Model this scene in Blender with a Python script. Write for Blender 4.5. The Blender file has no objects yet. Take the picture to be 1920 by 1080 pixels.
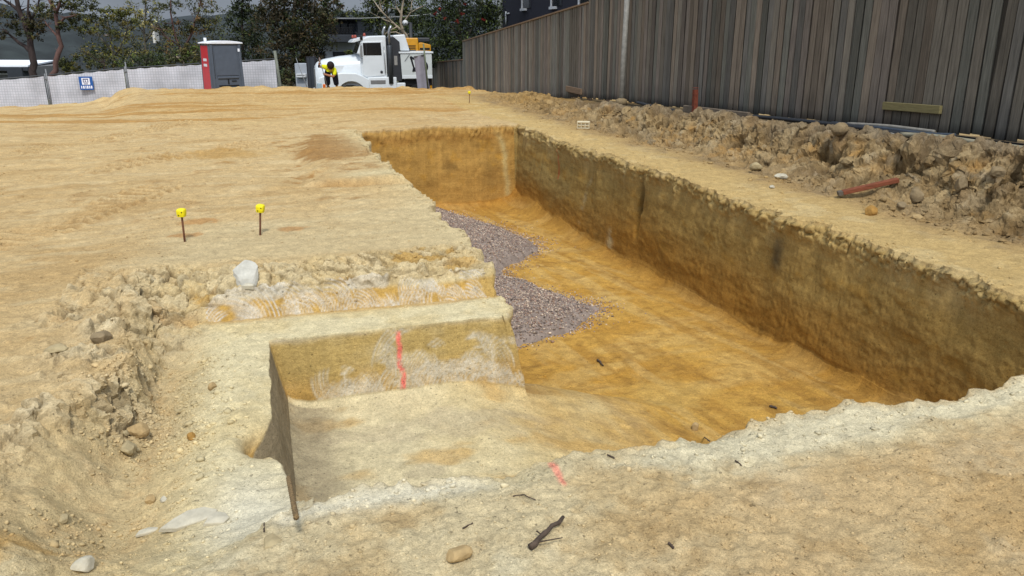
import bpy, math, random
import numpy as np
from mathutils import Vector, Matrix

rng = np.random.default_rng(7)
R = random.Random(11)
scene = bpy.context.scene
col = scene.collection

# ------------------------------------------------------------------ camera model
F = 1478.0
PITCH = math.atan(469 / F)
YAW = math.atan(478 / (F / math.cos(PITCH)))
EYE = 1.65
cp, sp, cyw, syw = math.cos(PITCH), math.sin(PITCH), math.cos(YAW), math.sin(YAW)


def ray(u, v):
    a = (u - 960) / F
    up = -(v - 540) / F
    b = cp + up * sp
    return b * syw + a * cyw, b * cyw - a * syw, -sp + up * cp, b


def G(u, v, z=0.0):
    r = ray(u, v)
    t = (z - EYE) / r[2]
    return Vector((r[0] * t, r[1] * t, z))


def at(u, v, d):
    r = ray(u, v)
    t = d / r[3]
    return Vector((r[0] * t, r[1] * t, EYE + r[2] * t))


def atX(u, v, x):
    r = ray(u, v)
    t = x / r[0]
    return Vector((x, r[1] * t, EYE + r[2] * t))


cam_d = bpy.data.cameras.new("camera")
cam_d.sensor_width = 36
cam_d.lens = F / 1920 * 36
cam_d.clip_start = 0.05
cam_d.clip_end = 5000
cam = bpy.data.objects.new("camera", cam_d)
col.objects.link(cam)
cam.location = (0, 0, EYE)
cam.rotation_euler = (math.pi / 2 - PITCH, 0, -YAW)
scene.camera = cam

# ------------------------------------------------------------------ helpers


def lin(c):
    out = []
    for v in c[:3]:
        v = v / 255.0
        out.append(v / 12.92 if v <= 0.04045 else ((v + 0.055) / 1.055) ** 2.4)
    return out


def tag(o, label=None, cat=None, group=None, kind=None):
    if label: o["label"] = label
    if cat: o["category"] = cat
    if group: o["group"] = group
    if kind: o["kind"] = kind
    return o


def empty(name, loc=(0, 0, 0), rz=0.0, label=None, cat=None, group=None, parent=None):
    o = bpy.data.objects.new(name, None)
    col.objects.link(o)
    o.location = loc
    o.rotation_euler = (0, 0, rz)
    o.empty_display_size = 0.1
    if parent: o.parent = parent
    return tag(o, label, cat, group)


def mat(name, color, rough=0.8, var=0.25, scale=6.0, stretch=(1, 1, 1), bump=0.0, bscale=40.0,
        attr=False, metal=0.0, spec=0.3, trans=0.0, alpha=1.0, detail=5.0):
    m = bpy.data.materials.new(name)
    m.use_nodes = True
    nt = m.node_tree
    b = nt.nodes["Principled BSDF"]
    b.inputs["Roughness"].default_value = rough
    b.inputs["Metallic"].default_value = metal
    b.inputs["Specular IOR Level"].default_value = spec
    if trans: b.inputs["Transmission Weight"].default_value = trans
    b.inputs["Alpha"].default_value = alpha
    tc = nt.nodes.new("ShaderNodeTexCoord")
    mp = nt.nodes.new("ShaderNodeMapping")
    mp.inputs["Scale"].default_value = stretch
    nt.links.new(tc.outputs["Object"], mp.inputs["Vector"])
    no = nt.nodes.new("ShaderNodeTexNoise")
    no.inputs["Scale"].default_value = scale
    no.inputs["Detail"].default_value = detail
    no.inputs["Roughness"].default_value = 0.65
    nt.links.new(mp.outputs["Vector"], no.inputs["Vector"])
    mr = nt.nodes.new("ShaderNodeMapRange")
    mr.inputs["From Min"].default_value = 0.3
    mr.inputs["From Max"].default_value = 0.7
    mr.inputs["To Min"].default_value = 1 - var
    mr.inputs["To Max"].default_value = 1 + var
    nt.links.new(no.outputs["Fac"], mr.inputs["Value"])
    mx = nt.nodes.new("ShaderNodeVectorMath")
    mx.operation = 'MULTIPLY'
    if attr:
        at_ = nt.nodes.new("ShaderNodeAttribute")
        at_.attribute_name = "Col"
        nt.links.new(at_.outputs["Color"], mx.inputs[0])
    else:
        mx.inputs[0].default_value = lin(color)
    nt.links.new(mr.outputs["Result"], mx.inputs[1])
    nt.links.new(mx.outputs["Vector"], b.inputs["Base Color"])
    if bump > 0:
        n2 = nt.nodes.new("ShaderNodeTexNoise")
        n2.inputs["Scale"].default_value = bscale
        n2.inputs["Detail"].default_value = 6
        nt.links.new(mp.outputs["Vector"], n2.inputs["Vector"])
        bp = nt.nodes.new("ShaderNodeBump")
        bp.inputs["Strength"].default_value = 1.0
        bp.inputs["Distance"].default_value = bump
        nt.links.new(n2.outputs["Fac"], bp.inputs["Height"])
        nt.links.new(bp.outputs["Normal"], b.inputs["Normal"])
    return m


class MB:
    """collects shapes into one mesh"""

    def __init__(self):
        self.v, self.f, self.c = [], [], []
        self.cur = None

    def add(self, vs, fs):
        o = len(self.v)
        self.v += [tuple(p) for p in vs]
        self.f += [tuple(i + o for i in f) for f in fs]
        if self.cur is not None:
            self.c += [self.cur] * len(vs)

    def box(self, x0, x1, y0, y1, z0, z1):
        self.add([(x0, y0, z0), (x1, y0, z0), (x1, y1, z0), (x0, y1, z0), (x0, y0, z1), (x1, y0, z1), (x1, y1, z1), (x0, y1, z1)],
                 [(0, 3, 2, 1), (4, 5, 6, 7), (0, 1, 5, 4), (1, 2, 6, 5), (2, 3, 7, 6), (3, 0, 4, 7)])

    def bar(self, a, b, w, h, up=(0, 0, 1)):
        a, b = Vector(a), Vector(b)
        d = (b - a).normalized()
        s = d.cross(Vector(up))
        if s.length < 1e-4: s = d.cross(Vector((0, 1, 0)))
        s.normalize()
        t = s.cross(d)
        s, t = s * w / 2, t * h / 2
        vs = [a - s - t, a + s - t, a + s + t, a - s + t, b - s - t, b + s - t, b + s + t, b - s + t]
        self.add(vs, [(0, 3, 2, 1), (4, 5, 6, 7), (0, 1, 5, 4), (1, 2, 6, 5), (2, 3, 7, 6), (3, 0, 4, 7)])

    def tube(self, pts, rad, n=8, cap=True):
        pts = [Vector(p) for p in pts]
        if not isinstance(rad, (list, tuple)): rad = [rad] * len(pts)
        rings, fs = [], []
        prev = None
        for i, p in enumerate(pts):
            d = (pts[min(i + 1, len(pts) - 1)] - pts[max(i - 1, 0)]).normalized()
            if prev is None:
                s = d.cross(Vector((0, 0, 1)))
                if s.length < 0.1: s = d.cross(Vector((0, 1, 0)))
            else:
                s = prev - d * prev.dot(d)
            s.normalize()
            prev = s
            t = d.cross(s)
            for k in range(n):
                an = 2 * math.pi * k / n
                rings.append(p + (s * math.cos(an) + t * math.sin(an)) * rad[i])
        for i in range(len(pts) - 1):
            for k in range(n):
                a, b = i * n + k, i * n + (k + 1) % n
                fs.append((a, b, b + n, a + n))
        if cap:
            fs.append(tuple(range(n))[::-1])
            fs.append(tuple((len(pts) - 1) * n + k for k in range(n)))
        self.add(rings, fs)

    def prism(self, poly, y0, y1, axis='y'):
        """polygon in x,z extruded along y"""
        n = len(poly)
        vs = [(p[0], y0, p[1]) for p in poly] + [(p[0], y1, p[1]) for p in poly]
        fs = [tuple(range(n)), tuple(range(2 * n - 1, n - 1, -1))]
        for i in range(n):
            j = (i + 1) % n
            fs.append((i, i + n, j + n, j))
        self.add(vs, fs)

    def loft(self, rings, cap=True):
        n = len(rings[0])
        vs = [p for r in rings for p in r]
        fs = []
        for i in range(len(rings) - 1):
            for k in range(n):
                a, b = i * n + k, i * n + (k + 1) % n
                fs.append((a, b, b + n, a + n))
        if cap:
            fs.append(tuple(range(n))[::-1])
            fs.append(tuple((len(rings) - 1) * n + k for k in range(n)))
        self.add(vs, fs)

    def build(self, name, m, parent=None, bevel=0.0, smooth=False, seg=2):
        me = bpy.data.meshes.new(name)
        me.from_pydata(self.v, [], self.f)
        me.validate()
        import bmesh
        bm = bmesh.new()
        bm.from_mesh(me)
        bmesh.ops.recalc_face_normals(bm, faces=bm.faces)
        bm.to_mesh(me)
        bm.free()
        if self.c and len(self.c) == len(me.vertices):
            ca = me.color_attributes.new("Col", 'FLOAT_COLOR', 'POINT')
            ca.data.foreach_set("color", np.array([(c[0], c[1], c[2], 1) for c in self.c], dtype=np.float32).ravel())
        o = bpy.data.objects.new(name, me)
        col.objects.link(o)
        me.materials.append(m)
        if smooth:
            me.polygons.foreach_set("use_smooth", [True] * len(me.polygons))
        if bevel > 0:
            md = o.modifiers.new("bevel", 'BEVEL')
            md.width = bevel
            md.segments = seg
            md.limit_method = 'ANGLE'
            md.angle_limit = 0.6
        if parent: o.parent = parent
        return o


def np_mesh(name, verts, faces, m, colors=None, smooth=False, parent=None):
    me = bpy.data.meshes.new(name)
    verts = np.ascontiguousarray(verts, dtype=np.float32)
    faces = np.ascontiguousarray(faces, dtype=np.int32)
    k = faces.shape[1]
    me.vertices.add(len(verts))
    me.vertices.foreach_set("co", verts.ravel())
    me.loops.add(faces.size)
    me.loops.foreach_set("vertex_index", faces.ravel())
    me.polygons.add(len(faces))
    me.polygons.foreach_set("loop_start", np.arange(0, faces.size, k, dtype=np.int32))
    me.update(calc_edges=True)
    if smooth:
        me.polygons.foreach_set("use_smooth", np.ones(len(faces), dtype=bool))
    if colors is not None:
        ca = me.color_attributes.new("Col", 'FLOAT_COLOR', 'POINT')
        c4 = np.ones((len(verts), 4), dtype=np.float32)
        c4[:, :3] = colors
        ca.data.foreach_set("color", c4.ravel())
    me.materials.append(m)
    o = bpy.data.objects.new(name, me)
    col.objects.link(o)
    if parent: o.parent = parent
    return o


# ------------------------------------------------------------------ numpy noise
def _h(ix, iy, iz, seed):
    n = (ix.astype(np.int64) * 374761393 + iy.astype(np.int64) * 668265263 + iz * 2147483647 + seed * 974634599) & 0xFFFFFFFF
    n = ((n ^ (n >> 13)) * 1274126177) & 0xFFFFFFFF
    n = ((n ^ (n >> 16)) * 2246822519) & 0xFFFFFFFF
    n = n ^ (n >> 15)
    return (n & 0xFFFFFF).astype(np.float32) / 16777216.0


def n2(x, y, seed=0):
    x, y = np.broadcast_arrays(np.asarray(x, dtype=np.float32), np.asarray(y, dtype=np.float32))
    ix, iy = np.floor(x), np.floor(y)
    fx, fy = x - ix, y - iy
    fx = fx * fx * fx * (fx * (fx * 6 - 15) + 10)
    fy = fy * fy * fy * (fy * (fy * 6 - 15) + 10)
    ix = ix.astype(np.int64); iy = iy.astype(np.int64)
    a, b = _h(ix, iy, 0, seed), _h(ix + 1, iy, 0, seed)
    c, d = _h(ix, iy + 1, 0, seed), _h(ix + 1, iy + 1, 0, seed)
    return ((a + (b - a) * fx) * (1 - fy) + (c + (d - c) * fx) * fy) * 2 - 1


def fb(x, y, seed=0, octv=4, gain=0.5):
    s, a, t = 0, 1.0, 0
    for i in range(octv):
        c, sn = math.cos(0.6 * i + 0.3), math.sin(0.6 * i + 0.3)
        s = s + a * n2((x * c - y * sn) * 2 ** i + 17.3 * i, (x * sn + y * c) * 2 ** i - 9.1 * i, seed + i)
        t += a
        a *= gain
    return s / t * 1.6


def n3(x, y, z, seed=0):
    ix, iy, iz = np.floor(x), np.floor(y), np.floor(z)
    fx, fy, fz = x - ix, y - iy, z - iz
    fx = fx * fx * (3 - 2 * fx); fy = fy * fy * (3 - 2 * fy); fz = fz * fz * (3 - 2 * fz)
    ix = ix.astype(np.int64); iy = iy.astype(np.int64); iz = iz.astype(np.int64)
    out = 0
    for dz in (0, 1):
        wz = fz if dz else 1 - fz
        for dy in (0, 1):
            wy = fy if dy else 1 - fy
            for dx in (0, 1):
                wx = fx if dx else 1 - fx
                out = out + wx * wy * wz * _h(ix + dx, iy + dy, iz + dz, seed)
    return out * 2 - 1


def fb3(x, y, z, seed=0, octv=4, gain=0.5):
    s, a, t = 0, 1.0, 0
    for i in range(octv):
        k = 2.03 ** i
        s = s + a * n3(x * k + 3.1 * i, y * k + 7.7 * i, z * k - 5.3 * i, seed + i)
        t += a
        a *= gain
    return s / t * 1.6


def worley3(x, y, z, seed=0):
    ix, iy, iz = np.floor(x).astype(np.int64), np.floor(y).astype(np.int64), np.floor(z).astype(np.int64)
    f1 = np.full(x.shape, 9.0, dtype=np.float32); f2_ = f1.copy()
    idv = np.zeros(x.shape, dtype=np.float32)
    tx = np.zeros_like(f1); ty = np.zeros_like(f1); tz = np.zeros_like(f1)
    for dz in (-1, 0, 1):
        for dy in (-1, 0, 1):
            for dx in (-1, 0, 1):
                cx, cy, cz = ix + dx, iy + dy, iz + dz
                px = cx + _h(cx, cy, cz, seed); py = cy + _h(cx, cy, cz, seed + 1); pz = cz + _h(cx, cy, cz, seed + 2)
                ex, ey, ez = x - px, y - py, z - pz
                d = ex * ex + ey * ey + ez * ez
                near = d < f1
                f2_ = np.where(near, f1, np.minimum(f2_, d))
                f1 = np.where(near, d, f1)
                idv = np.where(near, _h(cx, cy, cz, seed + 3), idv)
                tx = np.where(near, ex, tx); ty = np.where(near, ey, ty); tz = np.where(near, ez, tz)
    return np.sqrt(f1), np.sqrt(f2_), idv, tx, ty, tz


def ss(a, b, x):
    t = np.clip((x - a) / (b - a), 0, 1)
    return t * t * (3 - 2 * t)


def wf(d, w):
    return np.clip(d / w, 0, 1)


# ------------------------------------------------------------------ ground grid
QX, QY = 1.12, 1.2


def lines(segs, q):
    out = []
    for a, b, s0, s1 in segs:
        n = max(2, int(round((b - a) / ((s0 + s1) / 2 if s0 == s1 else (s1 - s0) / math.log(s1 / s0)) / (q if s0 > 0.004 else 1))))
        t = np.arange(n) / n
        if s0 != s1:
            k = s1 / s0
            t = (k ** t - 1) / (k - 1)
        out.append(a + (b - a) * t)
    out.append(np.array([segs[-1][1]]))
    return np.concatenate(out)


xs = lines([(-60, -16, 4, .5), (-16, -3, .5, .05), (-3, -1.7, .04, .013), (-1.7, -.12, .0105, .0105), (-.12, -.01, .0026, .0026),
            (-.01, 1.54, .0088, .0088), (1.54, 1.64, .0024, .0024), (1.64, 4.66, .016, .016), (4.66, 4.80, .0017, .0017),
            (4.80, 6.0, .016, .016), (6.0, 7.3, .012, .012), (7.3, 7.7, .02, .02), (7.7, 60, .05, 5)], QX)
ys = lines([(-30, .9, 3, .05), (.9, 1.5, .02, .0085), (1.5, 2.69, .0082, .0082), (2.69, 2.76, .005, .005), (2.76, 4.93, .011, .011),
            (4.93, 5.0, .0018, .0018), (5.0, 5.45, .011, .011), (5.45, 5.57, .0030, .0030), (5.57, 6.3, .0095, .0095),
            (6.3, 14.91, .012, .036), (14.91, 15.01, .0022, .0022), (15.01, 28, .034, .05), (28, 33, .04, .07), (33, 45, .07, .6), (45, 95, .6, 6)], QY)
NX, NY = len(xs), len(ys)
X = np.broadcast_to(xs[None, :], (NY, NX)).astype(np.float32)
Y = np.broadcast_to(ys[:, None], (NY, NX)).astype(np.float32)
Dg = X * syw + Y * cyw
Ag = (X * cyw - Y * syw) / np.maximum(Dg, 0.5)

nA = fb(X * .33, Y * .33, 1, 3)
nB = fb(X * 1.3, Y * 1.3, 5, 4)
nC = fb(X * 5.5, Y * 5.5, 11, 4)
nD = fb(X * 22, Y * 22, 21, 3)
nW = fb(X * 2.3, Y * 2.3, 31, 3)

amp = 0.35 + 0.65 * ss(6.5, 10, Y)
top = nA * .05 * amp * ss(5, 9, Y) + nB * .018 * amp + nC * .007 + nD * .0035
# coarse scraped texture on the open ground, stretched across the digging direction
top += .012 * fb(X * 1.1 + Y * .25, Y * 4.5 - X * .6, 41, 4) * ss(5.8, 8, Y) * (1 - ss(5.4, 6, X))
# broken-up crust on the near strip
top += .010 * np.abs(fb(X * 9, Y * 9, 47, 3)) * (1 - ss(2.5, 2.75, Y))
# vehicle tracks
tracks = [((-60, 360), (520, 262), .28), ((150, 268), (420, 222), .3), ((-40, 300), (200, 262), .28), ((-80, 480), (330, 345), .3)]
trackmask = np.zeros_like(top); trackph = np.zeros_like(top)
for (p, q, w) in tracks:
    a, b = G(*p), G(*q)
    dx, dy = b.x - a.x, b.y - a.y
    L = math.hypot(dx, dy)
    dx, dy = dx / L, dy / L
    s_ = (X - a.x) * dx + (Y - a.y) * dy
    d_ = np.abs((X - a.x) * dy - (Y - a.y) * dx) + .04 * nW
    band = (1 - ss(w * .75, w, d_)) * ss(0, .4, s_) * (1 - ss(L - .4, L, s_)) * np.clip(.75 + nB, 0.1, 1)
    trackph = np.where(band > trackmask, s_ * 2 * math.pi / .17 + 5 * nA + 2.2, trackph)
    trackmask = np.maximum(trackmask, band)
    top += band * (-.02 + .042 * np.sin(s_ * 2 * math.pi / .17 + 5 * nA) + .02 * ss(w * .55, w * .8, d_))

# the fall of the land round the plot
top += ss(16, 28, Dg) * (-.52 * ss(-.462, -.515, Ag + .01 * nB) - .26 * ss(-.51, -.66, Ag))
top += (.03 * nW - .05) * ss(24, 27, Dg) * ss(-.48, -.45, Ag) + .03 * np.abs(nB) * ss(26.5, 28, Dg)
edge = 28.3 + .5 * nB
top += ss(0, 1.6, Dg - edge) * (-.55 - .8 * ss(-.33, -.27, Ag)) - ss(34, 60, Dg) * 1.2
# bank under the timber fence
zf = np.interp(Y, [-30, 3, 6.4, 10, 16.5, 20, 23, 27, 31, 40, 95], [.9, .74, .63, .51, .31, .2, .1, -.05, -.5, -1.2, -2.0])
tnoise = .16 * nB + .07 * nC
bank_p = .30 * ss(5.95, 6.75, X + tnoise) + .70 * ss(6.55, 7.0, X + tnoise * 1.2)
far_bank = .30 * ss(5.95, 7.0, X + tnoise) + .7 * ss(6.5, 7.4, X + tnoise)
bb = ss(14, 19, Y)
bank_p = bank_p * (1 - bb) + far_bank * bb
top = top * (1 - bank_p * ss(40, 30, Dg)) + np.where(Dg < 40, (zf - .03 - .05 * ss(7.0, 7.25, X)) * bank_p, 0)
bankm = np.clip(ss(5.75, 6.5, X + tnoise) * (1 - ss(20, 26, Y)) * (1 - ss(7.6, 8, X)), 0, 1)
top += .22 * np.clip(nB - .1, 0, 1) * ss(6.3, 6.9, X) * (1 - ss(7.2, 7.6, X)) * ss(16, 19, Y) * (1 - ss(27, 30, Y))

top += .09 * ss(9.15, 9.28, Y + .10 * nW + .25 * (X - 1.2)) * ss(.35, .75, X + .1 * nW) * (1 - ss(12.5, 15, Y)) * (X < 1.7)
# lowered bench and dug-out scoop on the left
cx = np.interp(Y, [0, 2.6, 3.3, 3.9, 4.4, 5.2, 6.4], [-.75, -1.05, -1.15, -.98, -.82, -.90, -1.05]) + .07 * nW + .05 * nC
cw = np.interp(Y, [0, 3.2, 3.9, 4.4, 5.5, 6.5], [.75, .7, .35, .16, .25, .3])
sX = ss(0, 1, (X - cx + cw * .35) / cw)
face = .93 * (1 - wf(Y - 5.46, .10)) + .07 * (1 - ss(5.56, 6.2, Y + .10 * nW))
slope = 1 - ss(5.25, 6.35, Y + .12 * nW)
kk = ss(-.30, -.62, X)
uf = face * (1 - kk) + slope * kk
sY = ss(2.30, 2.95, Y + .10 * nW - .25 * ss(-.35, -.05, X))
low = sX * uf * sY * (1 - ss(1.75, 1.9, X))
low_d = .205 + .10 * np.exp(-((X + .72) / .22) ** 2) * ss(2.6, 3.2, Y) * (1 - ss(4.8, 5.6, Y))
top = top * (1 - low * .5) - low * low_d
# raised lump in the bottom-left corner
top += .10 * np.exp(-((X + 1.05) / .28) ** 2 - ((Y - 2.62) / .22) ** 2)
top += (.03 + .04 * nC) * ss(5.56, 5.66, Y) * (1 - ss(5.8, 6.3, Y)) * ss(-.6, -.2, X) * (1 - ss(1.3, 1.55, X))

# pit
Pm = np.minimum(np.minimum(wf(X - 1.555, .065), wf(4.785 - X, .11)), np.minimum(wf(Y - 2.70, .05), wf(14.995 - Y, .07)))
Pt = np.minimum(np.minimum(wf(X + .11, .09), wf(Y - 2.70, .05)), wf(4.99 - Y, .05)) * (X < 1.9)
P = np.maximum(Pm, Pt)
fl = -1.19 - .034 * np.clip(Y - 4, -1, 12) + .012 * nB + .006 * nC + .004 * nD + .007 * fb(X * 8, Y * .9 + .5 * X, 43, 3)
rmp = .5 * ss(1.0, 3.3, X + .1 * nB) + .5 * np.clip((X - 1.2) / 2.0, 0, 1) + ss(5.0, 6.6, Y)
fl = -.715 + (fl + .715) * np.clip(rmp, 0, 1) + .012 * nC * (1 - np.clip(rmp, 0, 1))
wfil = .045 + .11 * ss(10.2, 13.8, Y) + .04 * nW
wfil = np.maximum(wfil, .03)
hfil = .06 + .20 * ss(10.5, 14.2, Y) + .05 * nB
fl += hfil * np.exp(-np.clip(4.67 - X, 0, 9) / wfil) * (X > 1.5)
fl += .10 * np.exp(-np.clip(14.92 - Y, 0, 20) / .18) + .05 * np.exp(-np.clip(X - 1.62, 0, 9) / .1) * ss(5, 6, Y)
fl += .06 * np.exp(-np.clip(4.94 - Y, 0, 9) / .10) * (X < 1.62)
fl += .05 * np.exp(-np.clip(X + .02, 0, 9) / .05) * (X < .5) * (Y < 5)
fl += .05 * ss(-.2, 1, np.sin(Y * 2.1 + X * .3)) * 0
Z = top + P * (fl - top)

# ragged lips: push points sideways where they lie on or beside an edge
dl = np.full_like(Z, 9.0)
dL = np.abs(X - 1.56) + 9 * ((Y < 4.95) | (Y > 15.05))
dR = np.abs(X - 4.76) + 9 * ((Y < 2.65) | (Y > 15.05))
dN = np.abs(Y - 2.70) + 9 * ((X < -.15) | (X > 4.85))
dF = np.abs(Y - 14.98) + 9 * ((X < 1.5) | (X > 4.85))
dT = np.abs(X + .10) + 9 * ((Y < 2.65) | (Y > 5.02))
dC = np.abs(Y - 4.97) + 9 * ((X < -.15) | (X > 1.62))
dU = np.abs(Y - 5.52) + 9 * ((X < -.5) | (X > 1.62))
low_on_wall = np.clip(1 - P, 0, 1)
rag1 = fb(X * 3.1, Y * 3.1, 61, 2)
rag2 = fb(X * 12, Y * 12, 67, 3)
up = .12 + .88 * low_on_wall ** 1.5
wx = np.zeros_like(Z); wy = np.zeros_like(Z)
eL = np.exp(-(dL / .12) ** 2); eR = np.exp(-(dR / .15) ** 2); eN = np.exp(-(dN / .12) ** 2)
eF = np.exp(-(dF / .15) ** 2); eT = np.exp(-(dT / .10) ** 2); eC = np.exp(-(dC / .08) ** 2); eU = np.exp(-(dU / .10) ** 2)
wx += -.10 * ss(9.1, 9.3, Y) * (1 - ss(12, 14.5, Y)) * eL * low_on_wall
wx += eL * up * .055 * rag1 + eL * low_on_wall ** 6 * .03 * rag2 + eR * (.04 * rag1 * low_on_wall ** 2 + .04 * rag2 * low_on_wall ** 8)
wy += eN * up * (.05 * rag1 + .030 * rag2) + eF * low_on_wall ** 3 * (.04 * rag1 + .03 * rag2)
wx += eT * up * (.012 * rag1 + .006 * rag2)
wy += eC * (.018 * rag1 + .012 * rag2 * low_on_wall ** 2) + eU * (.02 * rag1 + .015 * rag2)
# bite out of the trench edge, and the fill that sags at the bench end
bite = np.exp(-((Y - 3.62) / .13) ** 2 - ((X + .12) / .10) ** 2)
Z = Z - .10 * bite * (1 - P)
wx += -.10 * np.exp(-((Y - 3.62) / .12) ** 2) * eT * low_on_wall
wx += .11 * (1 - ss(2.7, 3.7, Y)) * eT * ss(2.3, 2.7, Y)
# narrow vertical slot and dark chase in the long right wall
slot = np.exp(-((Y - 9.55) / .05) ** 2) * wf(4.785 - X, .05) * (X > 4.6)
wx += .10 * slot * (1 - ss(.62, .80, P))
wy += -.06 * np.clip(X - 1.56, -2, 4) * ss(2.3, 2.65, Y) * (1 - ss(2.75, 3.5, Y)) * 0
Xp, Yp_ = X + wx, Y + wy
# crumbs pushed up along the lips
lipz = (eL * (dL < .5) + eR + eN + eF) * low_on_wall ** 4
Z = Z + lipz * (.012 * np.abs(rag2) + .005 * nD + .010 * rag1)

pos = np.stack([Xp, Yp_, Z], axis=-1).astype(np.float32)


def normals(p):
    du = np.empty_like(p); dv = np.empty_like(p)
    du[:, 1:-1] = p[:, 2:] - p[:, :-2]; du[:, 0] = p[:, 1] - p[:, 0]; du[:, -1] = p[:, -1] - p[:, -2]
    dv[1:-1] = p[2:] - p[:-2]; dv[0] = p[1] - p[0]; dv[-1] = p[-1] - p[-2]
    n = np.cross(du, dv)
    return n / (np.linalg.norm(n, axis=-1, keepdims=True) + 1e-12)


N = normals(pos)
onwall = ((P > .02) & (P < .98)).astype(np.float32)
isface = onwall * (1 - np.abs(N[..., 2]))
wallR = isface * (X > 4.6)
wallF = isface * (Y > 14.8) * (X <= 4.66)
wallL = isface * (X < 1.7) * (X > 1.5) * (Y > 5)
wallT = isface * (X < .1) * (Y < 4.95)
wallC = isface * (Y > 4.9) * (Y < 5.05) * (X < 1.64)
faceU = ((Y > 5.44) & (Y < 5.58) & (X > -.5) & (X < 1.62)).astype(np.float32)
zoneU = ss(5.5, 5.6, Y) * (1 - ss(6.0, 6.3, Y + .1 * nW)) * ss(-1.2, -.7, X) * (1 - ss(1.45, 1.6, X))
zoneS = np.exp(-((X - cx) / .22) ** 2) * ss(2.5, 3.0, Y) * (1 - ss(5.9, 6.4, Y)) * (X < 0) + ss(-.35, -.8, X) * ss(4.9, 5.3, Y) * (1 - ss(6.1, 6.5, Y)) * (X > -1.4)
zoneS = np.clip(zoneS * np.clip(.55 + 1.1 * fb(X * 2.0 + 3.3, Y * 2.0, 71, 3), .12, 1.25), 0, 1)
zoneB = np.exp(-((X + 1.0) / .35) ** 2 - ((Y - 2.6) / .3) ** 2)
zoneC = np.zeros_like(Z)
for (u_, v_, r_c) in [(150, 665, .20), (195, 625, .15), (195, 715, .16), (70, 780, .2), (240, 560, .16), (120, 590, .14), (285, 515, .14)]:
    gg = G(u_, v_)
    zoneC = np.maximum(zoneC, np.exp(-(((X - gg.x) / r_c) ** 2 + ((Y - gg.y) / (r_c * 1.3)) ** 2)))
zoneC = zoneC * np.clip(.75 + .9 * fb(X * 6, Y * 6, 73, 3), .1, 1.2)
rough = np.clip(zoneC * 1.0 + bankm * (1 - .75 * ss(6.95, 7.2, X)) * 1.0 + zoneU * .62 + zoneS * .55 + zoneB * .25, 0, 1)
disp = np.zeros_like(Z)
sel = rough > .03
px_, py_, pz_ = pos[..., 0][sel], pos[..., 1][sel], pos[..., 2][sel]
q = 5.0
w1 = worley3(px_ * q + .4 * nC[sel], py_ * q * .9, pz_ * q * 1.2, 5)
chunk = (w1[2] - .5) * .5 + (w1[3] * (_h(np.floor(w1[2] * 997), np.floor(w1[2] * 991), 0, 3) - .5) + w1[4] * (w1[2] - .5) * 1.3) * 1.1
crack = ss(.0, .16, w1[1] - w1[0])
w2 = worley3(px_ * 15, py_ * 15, pz_ * 17, 25)
chunk2 = (w2[2] - .5) * .6 + ss(0, .2, w2[1] - w2[0]) * .4
big = fb3(px_ * 1.9, py_ * 1.9, pz_ * 2.6, 77, 4)
rill = -np.abs(fb3(px_ * 1.6, py_ * 2.6, pz_ * .9, 81, 4, .55)) * 1.6 + .5
strength = np.where(bankm[sel] > .25, 1.0, .50)
edgew = np.where(bankm[sel] > .25, .22, 1.0)
bankf = np.where(bankm[sel] > .25, 1.0, 0.0)
grit = fb3(px_ * 9, py_ * 9, pz_ * 9, 83, 4, .6)
disp[sel] = rough[sel] * (strength * (np.where(bankm[sel] > .25, .014, .035) * chunk + .07 * big + .17 * rill) + edgew * (.05 * (crack - 1) + .028 * chunk2) + bankf * (.040 * grit + .022 * fb3(px_ * 22, py_ * 22, pz_ * 22, 85, 3, .6)) + (.010 + .012 * (1 - bankf)) * fb3(px_ * 26, py_ * 26, pz_ * 26, 78, 2))
disp[sel] += zoneC[sel] * (.038 * (chunk + .25) + .022 * chunk2)
crackv = np.ones_like(Z); crackv[sel] = 1 - rough[sel] * (1 - crack)
chunkid = np.full_like(Z, .5); chunkid[sel] = w1[2]
# smeared, scraped walls
sel = (onwall > 0) | (np.exp(-((4.67 - X) / .4) ** 2) * (P > .9) > .2)
px_, py_, pz_ = pos[..., 0][sel], pos[..., 1][sel], pos[..., 2][sel]
wl = fb3(px_ * 1.3, py_ * .9, pz_ * 2.4, 90, 4) * .030 + fb3(px_ * 5, py_ * 3.2, pz_ * 9, 95, 3) * .007 + fb3(px_ * 30, py_ * 30, pz_ * 30, 99, 2) * .005
k1 = np.where(X[sel] > 4.3, 1.0, np.where(Y[sel] > 14, .9, .35))
lipw = (onwall[sel] > 0) * ss(.80, .92, low_on_wall[sel] + .05 * rag2[sel]) * (X[sel] > 1.5) * ((X[sel] > 4.3) | (Y[sel] > 5))
wlip = worley3(px_ * 13, py_ * 13, pz_ * 16, 133)
wl = wl + lipw * (.045 * (wlip[2] - .25) + .03 * ss(0, .25, wlip[1] - wlip[0]))
disp[sel] += wl * k1 * np.where(onwall[sel] > 0, 1, .3)
pos = pos + N * disp[..., None]
pos[..., 2] += ((Y < 2.69) * .006 * fb(X * 34, Y * 34, 51, 2) + (X < 0) * (Y < 6.4) * (Y > 2.6) * .010 * np.clip(fb(X * 17, Y * 17, 53, 3), -.3, 1.2))
N = normals(pos)

# ------------------------------------------------------------------ ground colours
K = 0.86
C = np.zeros(Z.shape + (3,), dtype=np.float32)


def L3(r, g, b):
    return np.array(lin((r, g, b)), dtype=np.float32) * K


def mixc(m, c):
    global C
    m = np.clip(m, 0, 1)[..., None].astype(np.float32)
    C = C * (1 - m) + np.asarray(c, dtype=np.float32) * m


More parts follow.
